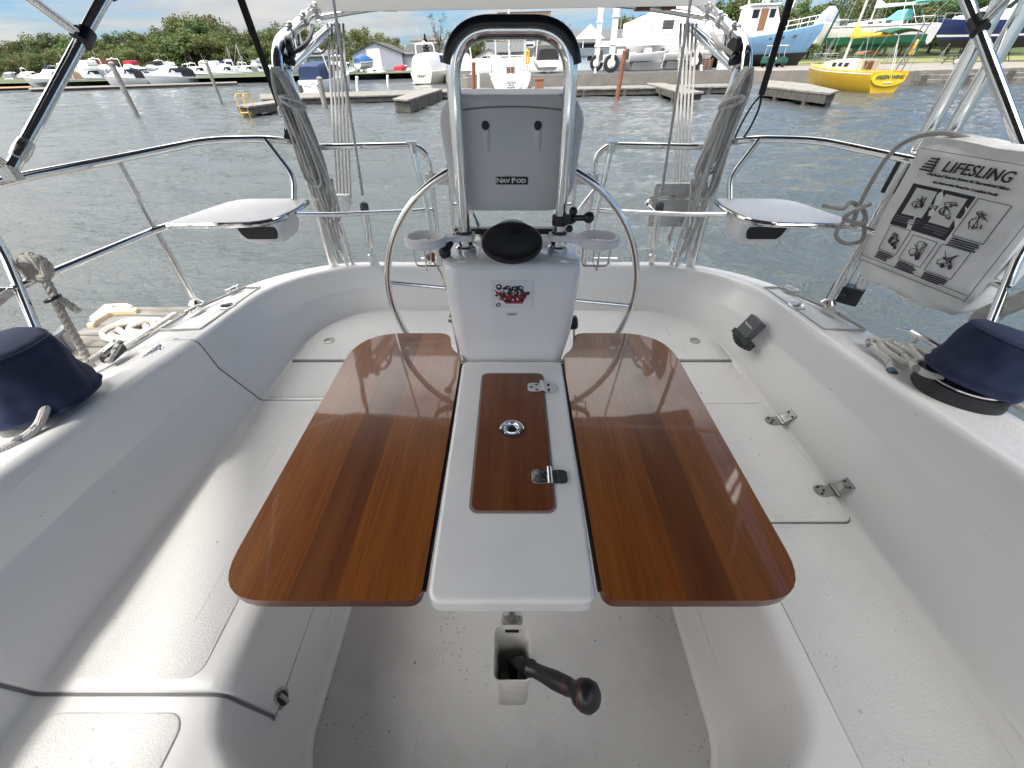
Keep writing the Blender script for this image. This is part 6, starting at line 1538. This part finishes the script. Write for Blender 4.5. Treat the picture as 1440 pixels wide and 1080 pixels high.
def dinghy(label, x, y, z, rz, L=3.6, B=1.6):
    o = thing('small_boat', label, 'boat', (x, y, z), rz, 'small boats in the yard', local=True)
    b = MB(); b.loft(hull(L, B, .75, .55, .15)); b.build('hull', HW, o, smooth=40); b = MB(); b.box((L*.45, -.35, .5), (L*.6, .35, 1.05)); b.build('console', WPT, o, bevel=.08)
    b = MB(); b.box((-.35, -.18, .1), (.02, .18, 1.05)); b.build('outboard', DGR, o, bevel=.08)
    b = MB(); b.box((L*.1, -.5, -.9), (L*.9, .5, -.15)); b.build('trailer', mat('trailer_grey', (.2,.2,.2), .6), o, bevel=.05); return o
for i, (px, Y, rz) in enumerate(((846,60,.2),(882,58,.1),(900,64,1.2),(930,60,.1),(955,57,.3),(975,61,1.0))):
    p = on_y(px, 92, Y); dinghy(['small white open boat behind the left wheels of the boat lift', 'small white open boat below the middle of the boat lift', 'small white boat bow on beneath the lift', 'small boat on a trailer beside the right lift wheel', 'small white boat near the right end of the lift beam', 'small white boat at the far right under the lift'][i], p.x, Y, 1.8, rz, 4.2, 1.8)
for i, (px, wy) in enumerate(((506,107),(517,108))):
    p = on_z(px, wy); d_ = dinghy(['white dinghy with outboard moored left of the small red motorboat', 'white dinghy with outboard moored nearest the small red motorboat'][i], p.x, p.y, .05, 1.5 + .3*i, 4, 1.8)

# ------------------------------------------------------------------ buildings
RFG = mat('grey_shingles', (.085,.087,.092), .85, var=.15, vs=3); RFD = mat('dark_shingles', (.045,.045,.048), .85, var=.2, vs=3)
def siding(name, c):
    m, t, p = nt(name); v = coords(t)
    w = N(t, 'ShaderNodeTexWave', Scale=1.6, Distortion=0.0); w.bands_direction = 'Z'; t.links.new(v, w.inputs['Vector'])
    cc = mixc(t, ramp(t, noise(t, v, .7, 4), [(.3, 0), (.7, .5)]), c, tuple(q*.82 for q in c)); t.links.new(cc, p.inputs['Base Color']); p.inputs['Roughness'].default_value = .7; bump(t, p, w.outputs['Fac'], .3, .02); return m
SID = {'lilac': siding('pale_grey_siding', (.30,.31,.36)), 'white': siding('white_siding', (.66,.66,.65)), 'navy': siding('navy_siding', (.045,.06,.085)), 'blue': siding('pale_blue_siding', (.36,.44,.52)), 'beige': siding('beige_siding', (.42,.38,.32)), 'grey': siding('grey_siding', (.26,.28,.30)), 'steel': siding('slate_siding', (.14,.17,.20))}
def house(label, x0, x1, Y, dep, z0, eave, ridge, wall, roof, along='y', wins=(), doors=(), name='house', gambrel=False, over=.35, chim=False, cat='building', zb=.6):
    cx = (x0+x1)/2; o = thing(name, label, cat, (cx, Y, z0), 0, local=True); w = (x1-x0)/2
    P = [(-w,0),(-w,eave),(0,ridge),(w,eave),(w,0)] if not gambrel else [(-w,0),(-w,eave),(-w*.62,eave+(ridge-eave)*.68),(0,ridge),(w*.62,eave+(ridge-eave)*.68),(w,eave),(w,0)]
    b = MB()
    if along == 'y': b.prism(P, 0, dep, lambda u, v, q: (u, q, v))
    else: b.prism([(0,0),(0,eave),(dep/2,ridge),(dep,eave),(dep,0)], -w, w, lambda u, v, q: (q, u, v))
    b.build('wall', wall, o, smooth=0)
    b = MB(); t = .14
    if along == 'y':
        pts = P[1:-1]; n = len(pts)
        pts = [(pts[0][0]-over, pts[0][1]-over*.5)] + pts[1:-1] + [(pts[-1][0]+over, pts[-1][1]-over*.5)]
        up = [(u, v+t) for u, v in pts]; b.prism([(u, v+.01) for u, v in pts] + up[::-1], -over, dep+over, lambda u, v, q: (u, q, v))
    else:
        pts = [(-over, eave-over*.5), (dep/2, ridge), (dep+over, eave-over*.5)]; b.prism([(u, v+.01) for u, v in pts] + [(u, v+t) for u, v in pts][::-1], -w-over, w+over, lambda u, v, q: (q, u, v))
    rf = b.build('roof', roof, o, smooth=0)
    if chim: b = MB(); b.box((w*.3, dep*.4, ridge-.5), (w*.3+.7, dep*.4+.6, ridge+.9)); b.build('chimney', TEA2, rf)
    for u0, u1, v0, v1 in wins:
        b = MB(); b.box((u0-.1, -.05, v0-.1), (u1+.1, .02, v1+.1)); f = b.build('window', WPT, o, smooth=0); b = MB(); b.box((u0, -.07, v0), (u1, -.03, v1)); b.build('pane', GLS, f, smooth=0)
    for u0, u1, v0, v1, m in doors:
        b = MB(); b.box((u0, -.06, v0), (u1, .02, v1)); b.build('door', m, o, smooth=0)
    return o
LPX = [720]
def X(px, Y): LPX[0] = px; return on_y(px, 100, Y).x
def Zy(py, Y): return on_y(LPX[0], py, Y).z
Y = 120; z0 = .85
o = house('pale grey boat shed with white roller door and dark gable roof', X(499,Y), X(568,Y), Y, 14, z0, Zy(74,Y)-z0, Zy(58,Y)-z0, SID['lilac'], RFD, 'y', doors=[(-2.2, .9, .0, 4.0, WPT)], name='boat_shed')
b = MB(); wdt = (X(568,Y)-X(499,Y))/2; b.prism([(wdt, 0), (wdt, Zy(75,Y)-z0), (wdt+11, Zy(78,Y)-z0-.2), (wdt+11, 0)], 2, 9, lambda u, v, q: (u, q, v)); b.build('side_wing', SID['lilac'], o, smooth=0)
b = MB(); b.add([(wdt-.1, 1.6, Zy(78,Y)-z0), (wdt+12, 1.6, Zy(78,Y)-z0), (wdt+12, 9, Zy(62,Y)-z0), (wdt-.1, 9, Zy(62,Y)-z0), (wdt-.1, 1.6, Zy(78,Y)-z0-.2), (wdt+12, 1.6, Zy(78,Y)-z0-.2), (wdt+12, 9, Zy(62,Y)-z0-.2), (wdt-.1, 9, Zy(62,Y)-z0-.2)], [(0,1,2,3),(7,6,5,4),(0,4,5,1),(1,5,6,2),(2,6,7,3),(3,7,4,0)]); b.build('wing_roof', RFD, o, smooth=0)
Y = 170; house('white house on the rise behind the grey shed', X(583,Y), X(620,Y), Y, 8, 1, Zy(56,Y)-1, Zy(50,Y)-1, SID['white'], RFG, 'x', wins=[(-1.6,-.4,3.2,4.4),(1.2,2.4,3.2,4.4),(-3.4,-2.4,3.2,4.4)])
Y = 92; house('low white cottage with grey roof behind the white fence', X(672,Y), X(706,Y), Y, 8, z0, Zy(79,Y)-z0, Zy(69,Y)-z0, SID['white'], RFG, 'y', wins=[(-1.2,.1,.9,1.9)])
Y = 100; house('grey hipped house behind the mast of the white sailboat', X(686,Y), X(738,Y), Y, 9, z0, Zy(72,Y)-z0, Zy(58,Y)-z0, SID['grey'], RFG, 'x', wins=[(2.2,3.2,.8,1.8)])
Y = 200; o = house('tall brown brick tower block rising behind the pedestal hoop', X(702,Y), X(772,Y), Y, 16, 1, Zy(16,Y)-1, Zy(14.5,Y)-1, mat('brown_brick', (.21,.155,.12), .9, var=.35, vs=.9), RFD, 'x', wins=[(-9+2.4*(k % 8), -8+2.4*(k % 8), 5.5+2.6*(k//8), 7.0+2.6*(k//8)) for k in range(24)], name='tower_block', over=.1)
Y = 105; house('white slab building beside the brick tower', X(738,Y), X(752,Y), Y, 5, z0, Zy(57,Y)-z0, Zy(56,Y)-z0, SID['white'], RFG, 'x', wins=[(-.7,.7,4.2,4.5),(-.7,.7,3.4,3.7),(-.7,.7,2.6,2.9)], over=.05)
Y = 96; house('beige gambrel roofed house inside the right side of the hoop', X(754,Y), X(792,Y), Y, 9, z0, Zy(65,Y)-z0, Zy(47,Y)-z0, SID['beige'], RFG, 'y', wins=[(-1.6,-.6,2.2,3.2),(.2,1.2,2.2,3.2),(-.6,.3,3.7,4.5)], gambrel=True)
Y = 84; o = house('small grey pavilion with black roof in front of the beige house', X(748,Y), X(772,Y), Y, 4, z0, Zy(77,Y)-z0, Zy(68,Y)-z0, SID['grey'], mat('black_roof', (.012,.012,.013), .7), 'x', wins=[(-.9,-.2,.8,1.6),(.2,.9,.8,1.6)], name='pavilion', over=.6)
Y = 76; z_ = lambda py: Zy(py, Y)-z0
o = house('two storey clubhouse with dark navy upper wall, grey roof and pale blue lower wall', X(814,Y), X(985,Y), Y, 9, z0, z_(52), z_(37), SID['navy'], RFG, 'x', wins=[(-8.6,-7.8,.7,1.7)], name='clubhouse', over=.8)
hw = (X(985,Y)-X(814,Y))/2
b = MB(); b.box((-hw-.3, -2.2, z_(79)), (hw, -.0, z_(68))); b.build('balcony_band', SID['steel'], o, smooth=0)
b = MB(); b.box((-hw-.2, -1.9, -.05), (hw-.2, -.02, z_(79)-.02)); lw_ = b.build('lower_wall', SID['blue'], o, smooth=0)
b = MB(); b.box((-8.4, -1.97, .9), (-7.5, -1.88, 2.0)); f = b.build('window', WPT, o, smooth=0); b = MB(); b.box((-8.32, -1.99, .97), (-7.58, -1.95, 1.93)); b.build('pane', GLS, f, smooth=0)
b = MB()
for k in range(9): b.box((-hw+2.2*k, -2.15, z_(68)), (-hw+2.2*k+.12, -2.05, z_(52)))
each(b, 'balcony_post', WPT, o, smooth=0)
b = MB(); b.prism([(-hw-1.2, z_(56)), (-hw+.9, z_(37)+.1), (-hw+3.0, z_(56))], -2.4, -2.2, lambda u, v, q: (u, q, v)); b.build('porch_gable', SID['white'], o, smooth=0)
Y = 110; house('blue grey boathouse behind the left davit', X(398,Y), X(436,Y), Y, 10, z0, Zy(72,Y)-z0, Zy(56,Y)-z0, SID['steel'], RFD, 'y', wins=[(-1.5,-.3,1,2.2),(.5,1.7,1,2.2)])
Y = 106; house('low teal grey shed behind the left tackle lines', X(438,Y), X(470,Y), Y, 8, z0, Zy(78,Y)-z0, Zy(70,Y)-z0, mat('teal_cladding', (.13,.20,.23), .7), RFG, 'x', doors=[(-1,1,0,2.2,DGR)], name='shed')
fe = thing('white_fence', 'long white board fence behind the centre of the quay', 'fence', (4, 80, .86))
b = MB(); b.box((X(640,81), 81, .86), (X(812,81), 81.08, 2.45)); b.build('panels', SID['white'], fe, smooth=0)
b = MB()
for k in range(12): xx = X(640,81) + (X(812,81)-X(640,81))*k/11; b.box((xx-.07, 80.9, .86), (xx+.07, 81.0, 2.6))
each(b, 'post', WPT, fe, smooth=0)
# golf cart, picnic table, utility box, crate
p = on_y(1085, 96, 58); gc = thing('golf_cart', 'dark green golf cart with pale roof parked below the blue trawler', 'golf cart', (p.x, 58, .86))
x_, y_, z_ = p.x, 58, .86
b = MB(); b.prism(round_poly([(-1.2,.35),(1.25,.35),(1.3,.75),(.75,.95),(.45,.6),(-.3,.6),(-.4,1.0),(-1.15,.95)], .08), -.6, .6, lambda u, v, w: (x_+u, y_+w, z_+v)); b.build('body', GCV, gc, bevel=.03)
b = MB(); b.box((x_-1.0, y_-.62, z_+1.85), (x_+.85, y_+.62, z_+1.93)); b.build('roof', HC, gc, bevel=.03)
b = MB()
for a_, c_ in (((-.95,.9),(-.9,1.86)),((.7,.9),(.6,1.86))):
    for q in (-.55, .55): b.tube([(x_+a_[0], y_+q, z_+a_[1]), (x_+c_[0], y_+q, z_+c_[1])], .03, 6)
each(b, 'roof_post', ALU, gc)
b = MB(); b.box((x_-.45, y_-.5, z_+.7), (x_+.05, y_+.5, z_+.85)); b.box((x_-.5, y_-.5, z_+.8), (x_-.38, y_+.5, z_+1.25)); b.build('seat', HC, gc, bevel=.03)
for q, s_ in ((-.8,-.58),(.85,-.58),(-.8,.58),(.85,.58)):
    b = MB(); b.lathe([(.1,-.1),(.24,-.1),(.25,0),(.24,.1),(.1,.1)], (x_+q, y_+s_, z_+.25), (0,1,0), 16); b.build('wheel', RUB, gc)
p = on_y(1345, 98, 52); pt = thing('picnic_table', 'weathered picnic table on the gravel in front of the dark blue yacht', 'picnic table', (p.x, 52, .86))
x_, y_ = p.x, 52.5
b = MB(); b.box((x_-1.1, y_-.4, 1.58), (x_+1.1, y_+.4, 1.63)); b.build('tabletop', PLK, pt)
for s_ in (-1, 1):
    b = MB(); b.box((x_-1.1, y_+s_*.75-.13, 1.28), (x_+1.1, y_+s_*.75+.13, 1.32)); b.build('bench', PLK, pt)
for s_ in (-.8, .8):
    b = MB(); b.beam((x_+s_, y_-.75, .86), (x_+s_, y_-.2, 1.6), .07); b.beam((x_+s_, y_+.75, .86), (x_+s_, y_+.2, 1.6), .07); b.beam((x_+s_, y_-.8, 1.25), (x_+s_, y_+.8, 1.25), .06); b.build('leg_frame', PLKD, pt)
p = on_y(1018, 101, 54); ub = thing('dock_box', 'white dock box on the quay behind the right davit', 'box', (p.x, 54, .86))
b = MB(); b.box((p.x-.75, 53.6, .86), (p.x+.75, 54.4, 1.5)); b.build('box_body', WPT, ub, bevel=.03); b = MB(); b.box((p.x-.8, 53.55, 1.5), (p.x+.8, 54.45, 1.6)); b.build('lid', WPT, ub, bevel=.03)
p = on_y(993, 99, 56); cr_ = thing('wooden_pallet', 'wooden pallet propped on the quay left of the white dock box', 'pallet', (p.x, 56, .86))
b = MB()
for k in range(5): b.box((p.x-.55, 56, .9+.2*k), (p.x+.55, 56.04, 1.0+.2*k))
for k in (-.5, 0, .5): b.box((p.x+k-.05, 56.045, .86), (p.x+k+.05, 56.13, 1.85))
b.build('slats', TEA2, cr_, smooth=0)

# ------------------------------------------------------------------ sky and sun
SUN = Vector((-.40, -.34, 1)).normalized()
w = bpy.data.worlds.new('World'); S.world = w; w.use_nodes = True; t = w.node_tree
bg = t.nodes['Background']; sky = t.nodes.new('ShaderNodeTexSky'); sky.sky_type = 'NISHITA'; sky.sun_disc = False
sky.sun_elevation = math.asin(SUN.z); sky.sun_rotation = math.atan2(SUN.x, SUN.y); sky.air_density = 1.0; sky.dust_density = .8; sky.ozone_density = 1.2
tc = t.nodes.new('ShaderNodeTexCoord'); sx = t.nodes.new('ShaderNodeSeparateXYZ'); t.links.new(tc.outputs['Generated'], sx.inputs[0])
mz = N(t, 'ShaderNodeMath', operation='MAXIMUM'); t.links.new(sx.outputs['Z'], mz.inputs[0]); mz.inputs[1].default_value = .0
az = N(t, 'ShaderNodeMath', operation='ADD'); t.links.new(mz.outputs[0], az.inputs[0]); az.inputs[1].default_value = .12
dx = N(t, 'ShaderNodeMath', operation='DIVIDE'); t.links.new(sx.outputs['X'], dx.inputs[0]); t.links.new(az.outputs[0], dx.inputs[1])
dy = N(t, 'ShaderNodeMath', operation='DIVIDE'); t.links.new(sx.outputs['Y'], dy.inputs[0]); t.links.new(az.outputs[0], dy.inputs[1])
cv_ = t.nodes.new('ShaderNodeCombineXYZ'); t.links.new(dx.outputs[0], cv_.inputs[0]); t.links.new(dy.outputs[0], cv_.inputs[1])
cn = N(t, 'ShaderNodeTexNoise', Scale=.55, Detail=8.0, Roughness=.58, Distortion=.35); t.links.new(cv_.outputs[0], cn.inputs['Vector'])
# thicker cloud to the left of the view and overhead
sh_ = N(t, 'ShaderNodeMath', operation='MULTIPLY_ADD'); t.links.new(sx.outputs['X'], sh_.inputs[0]); sh_.inputs[1].default_value = -.10; t.links.new(cn.outputs['Fac'], sh_.inputs[2])
s2_ = N(t, 'ShaderNodeMath', operation='MULTIPLY_ADD'); t.links.new(mz.outputs[0], s2_.inputs[0]); s2_.inputs[1].default_value = .16; t.links.new(sh_.outputs[0], s2_.inputs[2])
fac = ramp(t, s2_.outputs[0], [(.46, 0), (.58, .82), (.70, .98)])
cn2 = N(t, 'ShaderNodeTexNoise', Scale=1.3, Detail=5.0); t.links.new(cv_.outputs[0], cn2.inputs['Vector'])
cc = ramp(t, cn2.outputs['Fac'], [(.3, (5.75, 5.65, 5.5)), (.7, (7.5, 7.3, 6.95))])
ck2 = ramp(t, mz.outputs[0], [(0, .48), (.10, .54), (.3, 1.1), (.5, 1.95), (1, 2.4)])    # cloud above the view brightened to fill the shaded cockpit
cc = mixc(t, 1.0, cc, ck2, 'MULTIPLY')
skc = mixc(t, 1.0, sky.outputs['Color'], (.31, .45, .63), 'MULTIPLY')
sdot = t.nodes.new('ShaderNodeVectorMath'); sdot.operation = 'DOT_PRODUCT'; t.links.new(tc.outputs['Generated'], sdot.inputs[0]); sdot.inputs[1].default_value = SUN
cc = mixc(t, 1.0, cc, ramp(t, sdot.outputs['Value'], [(0, .85), (.5, 1.0), (1, 1.8)]), 'MULTIPLY')   # unseen cloud toward the sun also brightened, for side light
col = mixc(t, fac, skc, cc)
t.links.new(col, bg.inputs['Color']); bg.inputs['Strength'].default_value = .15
sd_ = bpy.data.lights.new('sun', 'SUN'); sd_.energy = 2.0; sd_.angle = R(5); sd_.color = (1, .955, .89)
so = bpy.data.objects.new('sun', sd_); COL.objects.link(so); so.location = (-20, -20, 50); so.rotation_euler = SUN.to_track_quat('Z', 'Y').to_euler()
